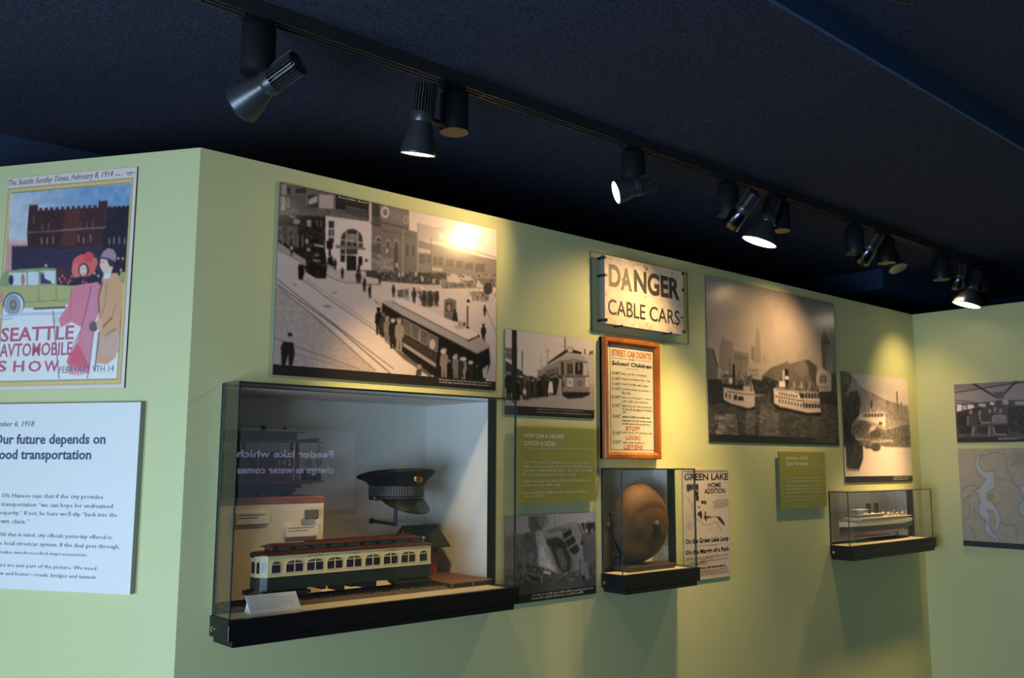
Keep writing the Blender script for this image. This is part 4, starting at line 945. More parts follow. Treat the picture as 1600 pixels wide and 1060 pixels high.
c.ell(775, 915, 112, 106, (230, 104, 98)).ell(820, 838, 48, 50, (224, 84, 86)).ell(872, 885, 28, 46, (226, 110, 108)).ell(700, 960, 40, 60, (230, 120, 116)).ell(770, 955, 50, 62, (60, 44, 56)).ell(768, 958, 36, 52, (236, 204, 192))
c.line([(752, 945), (762, 945)], 6, (70, 50, 60)).line([(780, 942), (792, 942)], 6, (70, 50, 60)).line([(762, 985), (780, 985)], 7, (200, 70, 76))
c.poly([(930, 830), (950, 785), (1000, 752), (1050, 770), (1072, 820), (1066, 872), (1000, 852)], (170, 140, 148)).line([(925, 838), (1000, 850), (1066, 880)], 14, (110, 96, 110))
c.poly([(928, 850), (985, 860), (1045, 880), (1040, 940), (985, 1010), (940, 965), (918, 915)], (236, 198, 176)).poly([(985, 862), (1050, 880), (1048, 930), (1010, 920)], (70, 54, 58)).poly([(950, 985), (1000, 990), (1040, 930), (1010, 1030), (960, 1040)], (226, 226, 228))
c.line([(940, 880), (955, 882)], 6, (60, 46, 56))
for x, y in ((1090, 848), (1132, 850), (1115, 955), (870, 985), (905, 1010)): c.ell(x, y, 11, 14, (196, 160, 150))
c.poly([(1110, 970), (1160, 975), (1150, 1060), (1095, 1050)], (166, 170, 110))
c.blur_all(1); c.finish('cover_print', PAPER)
ROSE = mat('ink_rose', (.56, .13, .20), .6); GREYI = mat('ink_grey', (.13, .13, .15), .6)
B.text('SEATTLE', ROSE, B_, (16, 475), (660, 578), bold=.018); B.text('AVTOMOBILE', ROSE, B_, (5, 618), (645, 718), bold=.015); [B.text(ch, ROSE, B_, (x0, 770), (x1, 866), bold=.018) for ch, x0, x1 in (('S', -22, 58), ('H', 125, 215), ('O', 258, 368), ('W', 400, 524))]
B.text('FEBRVARY 9TH 14', mat('ink_slate', (.20, .20, .27), .6), B_, (535, 820), (1020, 866), bold=.0)
B.text('The Seattle Sunday Times, February 8, 1914', GREYI, A_, (80, 128), (1040, 112), shear=.25)
B.marks([(1065, 72, 1135, 84), (1170, 52, 1255, 66), (1172, 72, 1225, 84)], GREYI, A_)

# ---------------------------------------------------------------- white text panel on the left wall
WPNL = mat('panel_white', (.80, .80, .79), .45, spec=.4)
B = Board(FA, 'text_panel', 'large white text panel about the future of transportation, under the cover poster', 'sign', (-40, 631.2), (219, 630), (204, 930), (-55, 917), t=.022, edge=BOARDW, face=WPNL)
Z = zm(0, 600, 2.944)
NVY = mat('ink_navy', (.075, .10, .17), .55); SLT = mat('ink_soft_blue', (.14, .18, .25), .55)
B.text('November 6, 1918', SLT, Z, (-72, 173), (158, 200), shear=.25)
B.text('Our future depends on', NVY, Z, (-26, 232), (484, 292), bold=.022); B.text('good transportation', NVY, Z, (-26, 302), (418, 364), bold=.022)
for body, x1, y0, y1 in (('nt Ole Hanson says that if the city provides', 473, 503, 537), ('nt transportation “we can hope for undreamed', 518, 543, 580), ('prosperity.” If not, he fears we’ll slip “back into the', 538, 582, 620), ('town class.”', 135, 620, 645), ('With that in mind, city officials yesterday offered to', 517, 682, 722), ('the local streetcar system. If the deal goes through,', 550, 722, 766), ('ll make much-needed improvements.', 402, 765, 800), ('Cars are just part of the picture. We need', 442, 823, 864), ('new and better—roads, bridges and tunnels', 440, 862, 904)):
    B.text(body, SLT, Z, (-22, y0), (x1, y1), res=1)

# ---------------------------------------------------------------- green text panels
OLIVE = mat('panel_olive', (.30, .32, .08), .5, spec=.35); CRM = mat('ink_pale', (.66, .64, .52), .6)
B = Board(FB, 'text_panel', 'olive green text panel asking how a crowd can catch a ride', 'sign', (806.3, 666.8), (930.7, 671), (931, 784.4), (806.3, 787.4), t=.008, gap=.014, edge=mat('olive_edge', (.15, .17, .05), .5), face=OLIVE, group='olive question panels')
Z = zm(795, 660, 7.57)
B.text('HOW CAN A CROWD', CRM, Z, (172, 130), (650, 197), bold=.045); B.text('CATCH A RIDE?', CRM, Z, (172, 217), (550, 286), bold=.045)
x0, z0 = B.loc(Z, 172, 304); x1, z1 = B.loc(Z, 1030, 322); B.rect('rule', CRM, x0, x1, z0 - .0006, z0 + .0006)
B.marks([(172, 458, 970, 494), (172, 505, 975, 541), (172, 553, 990, 588), (172, 600, 800, 636), (172, 676, 980, 708), (172, 724, 632, 758), (172, 812, 955, 840), (172, 860, 425, 888)], CRM, Z)
B = Board(FB, 'text_panel', 'olive green text panel asking how a crowd can cross the water', 'sign', (1217.5, 706.6), (1289, 707), (1291, 791.9), (1220, 796.9), t=.008, gap=.014, edge=mat('olive_edge', (.15, .17, .05), .5), face=OLIVE, group='olive question panels')
Z = zm(1080, 650, 6.4)
B.text('HOW CAN A CROWD', CRM, Z, (942, 408), (1165, 446), bold=.045); B.text('CROSS THE WATER?', CRM, Z, (942, 463), (1170, 501), bold=.045)
x0, z0 = B.loc(Z, 945, 517); x1, z1 = B.loc(Z, 1335, 517); B.rect('rule', CRM, x0, x1, z0 - .0006, z0 + .0006)
B.marks([(950, 612, 1328, 628), (950, 644, 1305, 660), (950, 692, 1318, 704), (950, 722, 1332, 736), (950, 755, 1312, 768), (950, 806, 1310, 806), (950, 838, 1222, 845)], CRM, Z)

# ---------------------------------------------------------------- framed rules poster
WOODF = mat('frame_wood', (.38, .11, .02), .3, spec=.5, var=.35, vscale=14, stretch=(1, 1, .25))
B = Board(FB, 'framed_poster', 'wood-framed printed poster of streetcar rules for school children', 'framed poster', (944.3, 525.4), (1031.7, 536.4), (1034.6, 717.3), (947.5, 718.2), t=.032, body=.012, edge=BOARD, face=mat('sheet_cream', (.74, .68, .53), .5, spec=.4, var=.03, vscale=8))
fw_ = .030; W2 = B.W / 2; H = B.H
def mitre(pts):
    q = MB(); n = 4
    # profile: outer low edge, raised middle, inner lip
    rows = []
    for inset, w_ in ((0, .0002), (0, .026), (.004, .032), (.018, .032), (.026, .024), (fw_, .021), (fw_, .0125)):
        a, b = pts(inset); rows.append([(a[0], -w_, a[1]), (b[0], -w_, b[1])])
    for r0, r1 in zip(rows[:-1], rows[1:]): q.add([r0[0], r0[1], r1[1], r1[0]], [(0, 1, 2, 3)])
    return q
for nm, f in (('frame_rail', lambda i: ((-W2 + i, H - i), (W2 - i, H - i))), ('frame_rail', lambda i: ((W2 - i, i), (-W2 + i, i))), ('frame_stile', lambda i: ((-W2 + i, i), (-W2 + i, H - i))), ('frame_stile', lambda i: ((W2 - i, H - i), (W2 - i, i)))):
    mitre(f).build(nm, WOODF, B.root, fix=False)
Z = zm(935, 520, 5.171)
ORG = mat('ink_orange', (.70, .22, .09), .6)
B.text('STREET CAR DON’TS', ORG, Z, (108, 130), (425, 222), bold=.03); B.text('FOR', INKB, Z, (245, 212), (292, 232)); B.text('School Children', INKB, Z, (108, 226), (428, 294), bold=.02)
for r_ in ((108, 310, 178, 342), (108, 355, 178, 388), (108, 398, 178, 430), (108, 437, 178, 470), (110, 505, 178, 537), (112, 573, 180, 605), (115, 660, 180, 690), (118, 795, 182, 826), (120, 868, 184, 898)): B.text('DON’T', INKB, Z, r_[:2], r_[2:], res=1)
for s_, *r_ in (('play on the car track.', 188, 322, 392, 362), ('hang on behind the car.', 188, 363, 420, 404), ('stand on the car steps.', 188, 403, 405, 447), ('touch a wire, it may be a', 188, 445, 428, 487), ('live one.', 188, 470, 262, 500), ('put your head or arms', 188, 513, 430, 550), ('out of the car window.', 190, 542, 405, 575), ('dart across the track in', 190, 580, 430, 614), ('front of an approaching', 190, 606, 430, 646), ('car.', 192, 635, 222, 652), ('JUMP ON OR OFF A MOVING CAR', 190, 800, 432, 828), ('take any chances.', 195, 876, 375, 904)): B.text(s_, INKB, Z, r_[:2], r_[2:], res=1)
B.marks([(190, 668, 428, 700), (192, 700, 432, 730), (192, 727, 425, 754)], INKB, Z)
for s_, *r_ in (('STOP!', 220, 754, 336, 796), ('LOOK!', 220, 830, 338, 868), ('LISTEN!', 205, 905, 358, 944)): B.text(s_, ORG, Z, r_[:2], r_[2:], bold=.02)
(ax, az), (bx, bz) = B.loc(Z, 92, 110), B.loc(Z, 452, 952)
q = MB()
for x0, x1, z0, z1 in ((ax, bx, az - .0012, az), (ax, bx, bz, bz + .0012), (ax, ax + .0012, bz, az), (bx - .0012, bx, bz, az)): q.box(x0, x1, -B.w - .0008, -B.w - .0001, z0, z1)
q.build('border_line', INKB, B.root)
for (x0, y0), (x1, y1) in (((105, 203), (235, 215)), ((298, 222), (425, 234)), ((220, 288), (318, 303))):
    a, b = B.loc(Z, x0, y0), B.loc(Z, x1, y1); B.rect('rule', GREYI, a[0], b[0], (a[1] + b[1]) / 2 - .0007, (a[1] + b[1]) / 2 + .0007)

# ---------------------------------------------------------------- danger sign
Z = zm(915, 385, 6.624)
B = Board(FB, 'warning_sign', 'weathered white metal sign lettered danger cable cars, clipped to a clear sheet', 'sign', Z(200, 88), Z(1005, 265), Z(1015, 915), Z(195, 800), t=.026, gap=.020, edge=mat('sign_side_grey', (.30, .31, .31), .4, metal=.5))
c = B.canvas(130, base=(214, 198, 180)); c.z = Z
al = [(190, 70), (1020, 250), (1030, 930), (180, 810)]
c.noise(al, .03, 12).noise(al, .02, 3)
for k in range(46):
    s_ = random.random(); e_ = random.choice('tblr')
    x, y = {'t': (200 + 800 * s_, 92 + 178 * s_ + random.uniform(0, 40)), 'b': (200 + 810 * s_, 795 + 115 * s_ - random.uniform(0, 30)), 'l': (203 + random.uniform(0, 25), 100 + 690 * s_), 'r': (1005 - random.uniform(0, 20), 270 + 640 * s_)}[e_]
    c.ell(x, y, random.uniform(4, 22), random.uniform(4, 16), (168, 128, 104), .35)
for x, y, r_ in ((605, 208, 9), (628, 238, 13), (640, 212, 7), (618, 522, 8), (630, 810, 9), (895, 285, 8), (560, 95, 9), (215, 500, 5), (390, 350, 16), (410, 400, 10)): c.ell(x, y, r_, r_ * 1.1, (96, 62, 48), .9)
c.blur_all(1); c.finish('sign_face', print_mat('enamel_print', .45, .4))
FADE = mat('sign_black', (.045, .036, .032), .5, var=.5, vscale=12)
FADE2 = mat('sign_black_worn', (.12, .09, .075), .5, var=.4, vscale=14)
B.text('D', FADE2, Z, (238, 180), (362, 437), res=6, bold=.035); B.text('A', FADE2, Z, (360, 215), (480, 474), res=6, bold=.035); B.text('NGER', FADE, Z, (498, 238), (972, 562), res=6, bold=.035)
B.text('CABLE', FADE, Z, (230, 540), (617, 765), res=6, bold=.008); B.text('CARS', FADE, Z, (660, 618), (972, 822), res=6, bold=.008)
a, b = B.loc(Z, 982, 730), B.loc(Z, 1012, 750); B.rect('lettering', FADE, a[0], b[0], b[1], a[1], .0012)
P = [FB.uz(*Z(*p), w=.004) for p in ((50, 52), (1072, 275), (1048, 1010), (60, 880))]
x0 = (P[0][0] + P[3][0]) / 2 - B.uc; x1 = (P[1][0] + P[2][0]) / 2 - B.uc; z1 = (P[0][1] + P[1][1]) / 2 - B.z0; z0 = (P[2][1] + P[3][1]) / 2 - B.z0
pane(B.root, x0, x1, -.0045, -.0004, z0, z1, 'clear_sheet', ACRT)
for x, y, ln in ((175, 110, 1), (190, 297, 1), (190, 760, 1), (370, 812, 0), (880, 890, 0), (1010, 288, 1), (1008, 455, 1), (1020, 888, 1)):
    u, zz = B.loc(Z, x, y)
    W2 = B.W / 2; s_ = .006
    if ln: u = -W2 if x < 500 else W2
    else: zz = 0.0
    q = MB(); q.bbox(u - (.004 if ln else s_), u + (.004 if ln else s_), -B.w - .006, -.0046, zz - (s_ if ln else .004), zz + (s_ if ln else .004), .0015)
    if ln: q.box(min(u, u + (s_ * 1.6 if x < 500 else -s_ * 1.6)), max(u, u + (s_ * 1.6 if x < 500 else -s_ * 1.6)), -B.w - .006, -B.w - .0015, zz - s_, zz + s_)
    q.build('clip', BLACKM, B.root)

# ---------------------------------------------------------------- land sale poster
B = Board(FB, 'map_poster', 'black and white land-sale poster with a lake map, beside the gong case', 'poster', (1066.5, 733.9), (1138, 732.7), (1141.2, 900.7), (1069.5, 909.5), t=.006, edge=BOARDW)
Z = zm(1060, 725, 5.58)
c = B.canvas(110, base=(206, 196, 192)); c.z = Z; K = (34, 30, 34); G_ = (158, 150, 148)
c.noise([(30, 50), (450, 50), (470, 1010), (40, 1040)], .012, 6)
c.rect(38, 56, 440, 70, (150, 140, 140)).line([(40, 74), (436, 74)], 4, (60, 54, 56))
for p in ([(72, 180), (132, 180), (130, 228), (104, 230), (86, 252), (72, 232)], [(150, 176), (173, 178), (173, 236), (148, 226)], [(135, 240), (176, 240), (170, 292), (140, 272)], [(153, 280), (179, 285), (176, 328), (154, 322)], [(196, 324), (242, 324), (242, 362), (228, 346), (200, 350)], [(168, 430), (200, 408), (208, 470), (190, 482), (184, 452), (166, 452)], [(220, 452), (285, 462), (288, 474), (246, 476), (244, 508), (224, 472)], [(330, 462), (362, 462), (402, 520), (400, 542), (368, 510)], [(172, 370), (186, 375), (184, 392), (172, 385)], [(230, 420), (240, 420), (240, 450), (230, 450)]): c.poly(p, K)
c.line([(70, 290), (120, 360), (145, 470), (210, 525), (250, 540), (330, 505), (378, 590)], 9, G_).line([(240, 470), (330, 462)], 6, (90, 84, 86)).line([(68, 455), (150, 470)], 4, G_).line([(66, 455), (66, 600)], 4, G_).ell(95, 540, 22, 40, (180, 172, 170)).line([(80, 500), (130, 510), (120, 580)], 5, G_)
c.blur_all(1); c.finish('poster_print', PAPER)
B.text('GREEN LAKE', INKB, Z, (48, 86), (432, 140), bold=.02); B.text('HOME', INKB, Z, (256, 166), (370, 205), bold=.02); B.text('ADDITION', INKB, Z, (224, 217), (405, 256), bold=.02)
B.text('On the Green Lake Loop', INKB, Z, (60, 658), (437, 680), bold=.03); B.text('On the Margin of a Park', INKB, Z, (60, 756), (442, 768), bold=.03)
B.text('Owner, 206 Boston Block.', INKB, Z, (170, 902), (414, 896), bold=.03)
B.marks([(350, 276, 384, 286), (318, 307, 438, 319), (302, 324, 438, 336), (302, 341, 438, 353), (302, 358, 438, 370), (302, 375, 400, 387), (272, 556, 304, 566), (172, 708, 355, 708), (65, 818, 438, 800), (65, 835, 300, 825), (100, 850, 438, 832), (65, 866, 260, 862), (65, 878, 250, 876), (170, 930, 438, 918), (70, 960, 438, 935), (70, 976, 440, 952)], GREYI, Z)

# ---------------------------------------------------------------- glowing screen across the room, mirrored in the large case's front sheet
SY = YB + .06
vy = -2 * PROJ - SY
pA, pB = on_y(372, 664, vy), on_y(556, 800, vy)
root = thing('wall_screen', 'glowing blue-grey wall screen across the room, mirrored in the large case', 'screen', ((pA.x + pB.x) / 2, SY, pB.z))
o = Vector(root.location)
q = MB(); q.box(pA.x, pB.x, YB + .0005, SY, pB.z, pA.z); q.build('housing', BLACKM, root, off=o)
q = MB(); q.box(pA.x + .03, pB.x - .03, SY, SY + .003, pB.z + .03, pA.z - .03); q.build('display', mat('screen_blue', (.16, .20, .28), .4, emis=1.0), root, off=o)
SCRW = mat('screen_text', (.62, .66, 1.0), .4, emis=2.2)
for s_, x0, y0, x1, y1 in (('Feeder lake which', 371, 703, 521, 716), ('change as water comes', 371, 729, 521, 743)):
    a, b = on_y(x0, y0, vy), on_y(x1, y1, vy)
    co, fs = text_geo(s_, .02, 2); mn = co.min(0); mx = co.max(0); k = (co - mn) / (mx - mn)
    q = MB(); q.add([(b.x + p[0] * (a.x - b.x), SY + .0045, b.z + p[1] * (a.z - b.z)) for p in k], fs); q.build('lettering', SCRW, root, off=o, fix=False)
# ================================================================== models in the large case
E_ = EYE
DK = NICHE[0]['z0']                                   # deck level of the large case
MROON = mat('model_maroon', (.085, .022, .015), .35, var=.2, vscale=60)
MCREAM = mat('model_cream', (.78, .66, .36), .4, var=.03)
MGREEN = mat('model_dark_green', (.022, .034, .030), .35, var=.1)
MGLASS = mat('model_window_dark', (.03, .022, .04), .15, spec=.6)
MGLG = mat('model_window_green', (.03, .11, .09), .2, spec=.6)
MIRON = mat('model_iron', (.018, .019, .024), .45, var=.2)
MWOOD = mat('model_wood', (.24, .085, .035), .45, var=.3, vscale=30, stretch=(1, 6, 6))
BRASS = mat('brass', (.75, .42, .10), .25, metal=1.0)

# ---- model track bed
rx0, rx1 = .17, .98
tb = thing('model_track', 'miniature railway track on brown ballast under the cream and green trolley', 'model track', ((rx0 + rx1) / 2, .07, DK + .0005))
o = Vector(tb.location)
q = MB()
bed = [(-.005, 0), (.012, .010), (.128, .010), (.145, 0)]
q.prism([(rx0, a, DK + .0005 + b) for a, b in bed], (rx1 - rx0, 0, 0)); q.build('ballast_bed', mat('ballast', (.17, .125, .09), .9, var=.6, vscale=260, bump=.8, bscale=300), tb, off=o)
q = MB()
for k in range(520):
    x = random.uniform(rx0, rx1); y = random.choice((random.uniform(-.012, .014), random.uniform(-.004, .03)))
    z = DK + .0015 + max(0, min(.010, (y + .005) / .017 * .010)); r = random.uniform(.0015, .0032)
    q.add([(x - r, y, z), (x + r, y - r, z), (x + r * .6, y + r, z), (x, y, z + r * 1.1)], [(0, 1, 3), (1, 2, 3), (2, 0, 3)])
tag(q.build('ballast_stone', mat('ballast_stone', (.25, .19, .14), .9, var=.5, vscale=90), tb, off=o), kind='stuff')
n = 38
sl = None
for k in range(n):
    x = rx0 + .01 + (rx1 - rx0 - .02) * k / (n - 1)
    if sl is None:
        q = MB(); q.box(-.0055, .0055, -.055, .055, 0, .006); sl = q.build('sleeper', mat('sleeper_wood', (.05, .032, .022), .8, var=.3), tb); s2 = sl
    else:
        s2 = sl.copy(); COL.objects.link(s2); s2.parent = tb
    s2.location = (x - o.x, 0, .0085)
for y in (.045, .095):
    q = MB(); q.box(rx0, rx1, y - .0015, y + .0015, DK + .0145, DK + .0205); q.box(rx0, rx1, y - .003, y + .003, DK + .0145, DK + .0158); q.build('rail', mat('rail_steel', (.10, .075, .06), .4, metal=.7), tb, off=o)

# ---- cream and green interurban trolley
ty0, ty1 = .025, .117; tyc = (ty0 + ty1) / 2
zc1, zc0, zg = E_ - .296, E_ - .360, E_ - .402
tx1_ = .918
tr = thing('trolley_model', 'long model trolley, cream above dark green, with a maroon roof', 'model trolley', ((.25 + tx1_) / 2, tyc, DK + .021))
o = Vector(tr.location)
plan = [(tx1_, ty1), (.290, ty1), (.272, ty1 - .014), (.264, tyc + .018), (.264, tyc - .018), (.272, ty0 + .014), (.290, ty0), (tx1_, ty0)]
def slab(z0, z1, gro=0.0, x_in=0.0):
    cx = (.264 + tx1_) / 2
    def g(p): return (p[0] + (gro if p[0] > cx else -gro), p[1] + (gro if p[1] > tyc else -gro) if abs(p[1] - tyc) > .02 else p[1])
    return [(a, b, z0) for a, b in map(g, plan)], (0, 0, z1 - z0)
q = MB(); q.prism(*slab(zg, zc0)); q.build('lower_body', MGREEN, tr, off=o)
q = MB(); q.prism(*slab(zc0, zc1)); q.build('upper_body', MCREAM, tr, off=o)
q = MB(); q.prism(*slab(zc0 - .0012, zc0 + .0018, .0015)); q.build('belt_rail', MCREAM, tr, off=o)
q = MB()
def ring_at(z, gro):
    return slab(z, z, gro)[0]
q.loft([ring_at(zc1, .004), ring_at(zc1 + .004, .004), ring_at(zc1 + .012, -.014)], smooth=False); q.build('roof', MROON, tr, off=o)
cl = [(tx1_ - .03, ty1 - .022), (.315, ty1 - .022), (.30, tyc), (.315, ty0 + .022), (tx1_ - .03, ty0 + .022)]
q = MB(); q.prism([(a, b, zc1 + .010) for a, b in cl], (0, 0, .016)); cs_ = q.build('clerestory', MROON, tr, off=o)
q = MB(); q.loft([[(a, b, zc1 + .026) for a, b in [(tx1_ - .026, ty1 - .017), (.30, ty1 - .017), (.28, tyc), (.30, ty0 + .017), (tx1_ - .026, ty0 + .017)]], [(a, b, zc1 + .034) for a, b in [(tx1_ - .04, tyc + .012), (.325, tyc + .012), (.315, tyc), (.325, tyc - .012), (tx1_ - .04, tyc - .012)]]], smooth=False); q.build('clerestory_roof', MROON, tr, off=o)
for k in range(9):
    x = .335 + k * .064
    q = MB(); q.box(x, x + .044, ty0 + .0205, ty0 + .0225, zc1 + .0145, zc1 + .0235); q.build('clerestory_light', MGLG, tr, off=o)
def arch(x0, x1, z0, z1, y, n=8):
    w_ = (x1 - x0) / 2; h = min(.011, w_ * .8)
    return [(x0, y, z0), (x1, y, z0)] + [((x0 + x1) / 2 + w_ * math.cos(math.pi * k / n), y, z1 - h + h * math.sin(math.pi * k / n)) for k in range(n + 1)]
for px0, px1, dbl in ((424.5, 438, 0), (447, 473, 1), (479.5, 504.5, 1), (511, 534.5, 1), (541, 564, 1), (570.5, 593, 1), (599, 620.5, 1), (626.5, 648, 1), (655, 666.5, 0)):
    x0 = on_y(px0, 885, ty0).x; x1 = on_y(px1, 878, ty0).x
    q = MB(); q.prism(arch(x0 - .0025, x1 + .0025, zc0 + .009, zc1 - .014, ty0 - .0002), (0, -.0016, 0)); wf = q.build('window', MCREAM, tr, off=o)
    q = MB(); q.prism(arch(x0, x1, zc0 + .0115, zc1 - .017, ty0 - .0018), (0, -.0006, 0)); q.build('pane', MGLASS, wf, off=o)
    zt = zc1 - .026
    q = MB(); q.prism([p for p in arch(x0 + .001, x1 - .001, zt, zc1 - .018, ty0 - .0024)], (0, -.0004, 0)); q.build('arch_light', MGLG, wf, off=o)
    q = MB(); q.box(x0, x1, ty0 - .0038, ty0 - .0024, zt - .0016, zt + .0008)
    if dbl: q.box((x0 + x1) / 2 - .0016, (x0 + x1) / 2 + .0016, ty0 - .0038, ty0 - .0024, zc0 + .0115, zc1 - .018)
    q.build('glazing_bar', MCREAM, wf, off=o)
# windows of the rounded end
for (a, b) in (((.272, ty0 + .014), (.290, ty0)), ((.264, tyc - .018), (.272, ty0 + .014)), ((.264, tyc + .018), (.264, tyc - .018))):
    A = Vector((a[0], a[1], 0)); Bv = Vector((b[0], b[1], 0)); d = Bv - A; nn = Vector((d.y, -d.x, 0)).normalized()
    if nn.x > 0: nn = -nn
    p0 = A + d * .18 + nn * .0003; p1 = A + d * .82 + nn * .0003
    hh = [(p0.x, p0.y, zc0 + .011), (p1.x, p1.y, zc0 + .011), (p1.x, p1.y, zc1 - .024), ((p0 + (p1 - p0) * .75).x, (p0 + (p1 - p0) * .75).y, zc1 - .018), ((p0 + (p1 - p0) * .25).x, (p0 + (p1 - p0) * .25).y, zc1 - .018), (p0.x, p0.y, zc1 - .024)]
    q = MB(); q.prism(hh, nn * .0008); q.build('end_window', MGLASS, tr, off=o)
for s_, x0, y0, x1, y1 in (('NORTH', 483, 865.2, 503.5, 867.0), ('COAST', 545, 860.8, 563, 862.6), ('LINES', 603, 857.2, 619, 859.2)):
    a, b = on_y(x0, y0, ty0), on_y(x1, y1 + 1.2, ty0)
    co, fs = text_geo(s_, .01, 1, 0, 1.6); mn = co.min(0); mx = co.max(0); k = (co - mn) / (mx - mn)
    q = MB(); q.add([(a.x + p[0] * (b.x - a.x), ty0 - .0006, zc1 - .0105 + p[1] * .0055) for p in k], fs); q.build('lettering', mat('ink_brown', (.10, .05, .02), .5), tr, off=o, fix=False)
for xc in (.375, .855):
    q = MB(); q.box(xc - .062, xc + .062, ty0 + .012, ty1 - .012, DK + .028, zg - .001); q.box(xc - .07, xc + .07, ty0 + .004, ty0 + .010, DK + .032, DK + .042); tk_ = q.build('truck', MIRON, tr, off=o)
    for dx in (-.042, .042):
        for yy in (.043, .098):
            q = MB(); q.lathe([(.0165, 0), (.0165, .004), (.019, .0045), (.019, .006)] if yy > .07 else [(.019, 0), (.019, .0015), (.0165, .002), (.0165, .006)], 18, (xc + dx, yy - .003, DK + .0205 + .0168), (0, 1, 0)); q.build('wheel', MIRON, tk_, off=o)
for x0, x1, h in ((.545, .575, .020), (.60, .635, .014), (.655, .70, .022), (.49, .505, .012)):
    q = MB(); q.box(x0, x1, ty0 + .012, ty1 - .02, zg - h, zg - .0005); q.build('equipment_box', MIRON, tr, off=o)
q = MB(); q.box(.248, .264, tyc - .006, tyc + .006, zg - .006, zg + .006); q.box(.234, .248, tyc - .009, tyc + .009, zg - .010, zg + .004); q.build('coupler', MIRON, tr, off=o)
q = MB()
for k in range(9):
    y = ty0 + .01 + k * .009; q.tube((.278, y, zg - .002), (.248, tyc + (y - tyc) * .6, DK + .024), .0012, n=5)
q.build('pilot', MIRON, tr, off=o)
q = MB(); q.lathe([(.004, 0), (.0085, .003), (.0085, .012), (.006, .014)], 16, (.268, tyc, zc1 + .003), (-1, 0, 0)); q.build('headlight', MIRON, tr, off=o)
q = MB(); q.lathe([(.003, 0), (.008, .004), (.008, .008), (.003, .012)], 14, (tx1_ - .012, ty0 + .03, zc1 + .018), (0, 0, 1)); q.tube((tx1_ - .012, ty0 + .03, zc1 + .004), (tx1_ - .012, ty0 + .03, zc1 + .018), .002); q.build('marker_lamp', BRASS, tr, off=o)
q = MB(); q.tube((.44, tyc, zc1 + .036), (.86, tyc, zc1 + .040), .0022, n=6); q.tube((.56, tyc - .01, zc1 + .034), (.56, tyc + .01, zc1 + .034), .004, n=6); q.build('trolley_pole', MROON, tr, off=o)

# ---- plank platform and station
px0, px1, py0, py1 = .90, 1.176, -.012, .40
pl = thing('model_platform', 'miniature reddish plank platform at the right end of the model track', 'model platform', ((px0 + px1) / 2, .2, DK + .0005))
o = Vector(pl.location)
q = MB(); q.box(.985, px1, py0 + .004, py1, DK + .0005, DK + .016); q.build('skirt', mat('platform_skirt', (.06, .045, .03), .8), pl, off=o)
npl = 11
for k in range(npl):
    y0 = py0 + (py1 - py0) * k / npl; y1 = py0 + (py1 - py0) * (k + 1) / npl - .0015
    q = MB(); q.bbox(.983, px1 + .002, y0, y1, DK + .0162, DK + .0205 + random.uniform(0, .0006), .0008); q.build('plank', MWOOD, pl, off=o)
q = MB(); q.box(.984, .99, py0 - .004, py0 + .0035, DK + .0005, DK + .018); q.box(1.08, 1.086, py0 - .004, py0 + .0035, DK + .0005, DK + .018); q.build('edge_post', MWOOD, pl, off=o)
SRED = mat('station_red', (.34, .052, .030), .55, var=.2, vscale=40)
sx0, sx1, sy0, sy1 = .985, 1.112, .245, .345; szb = DK + .0215; sze = E_ - .322; szr = E_ - .251
st = thing('model_station', 'little red model station with a dark gabled roof behind the trolley', 'model house', ((sx0 + sx1) / 2, (sy0 + sy1) / 2, szb))
o = Vector(st.location); syc = (sy0 + sy1) / 2
q = MB(); q.prism([(sx0, sy0, szb), (sx0, sy1, szb), (sx0, sy1, sze + .008), (sx0, syc, szr - .006), (sx0, sy0, sze + .008)], (sx1 - sx0, 0, 0)); q.build('walls', SRED, st, off=o)
RF = mat('station_roof', (.020, .022, .024), .8, var=.3, vscale=50)
for s_ in (-1, 1):
    ye = syc + s_ * .088
    q = MB(); q.prism([(sx0 - .003, syc, szr), (sx0 - .003, ye, sze - .006), (sx0 - .003, ye, sze), (sx0 - .003, syc, szr + .006)], (sx1 - sx0 + .038, 0, 0)); q.build('roof_slope', RF, st, off=o)
for x in (sx0 + .004, sx1 - .004):
    q = MB(); q.prism([(x - .002, sy0 - .0003, sze - .034), (x - .002, sy0 - .0003, sze - .004), (x - .002, sy0 - .034, sze + .001)], (.004, 0, 0)); q.build('bracket', SRED, st, off=o)
q = MB(); q.prism([(sx1 + .0003, syc - .002, sze - .03), (sx1 + .0003, syc - .002, sze + .02), (sx1 + .03, syc - .002, sze + .02)], (0, .004, 0)); q.build('bracket', SRED, st, off=o)
q = MB(); q.box(sx0 + .045, sx0 + .075, sy0 - .0015, sy0 - .0003, szb, szb + .06); q.build('door', mat('station_door', (.06, .012, .01), .5), st, off=o)
q = MB(); q.box(sx1 + .0003, sx1 + .0015, syc - .02, syc + .015, szb + .03, szb + .06); q.build('window', MGLASS, st, off=o)

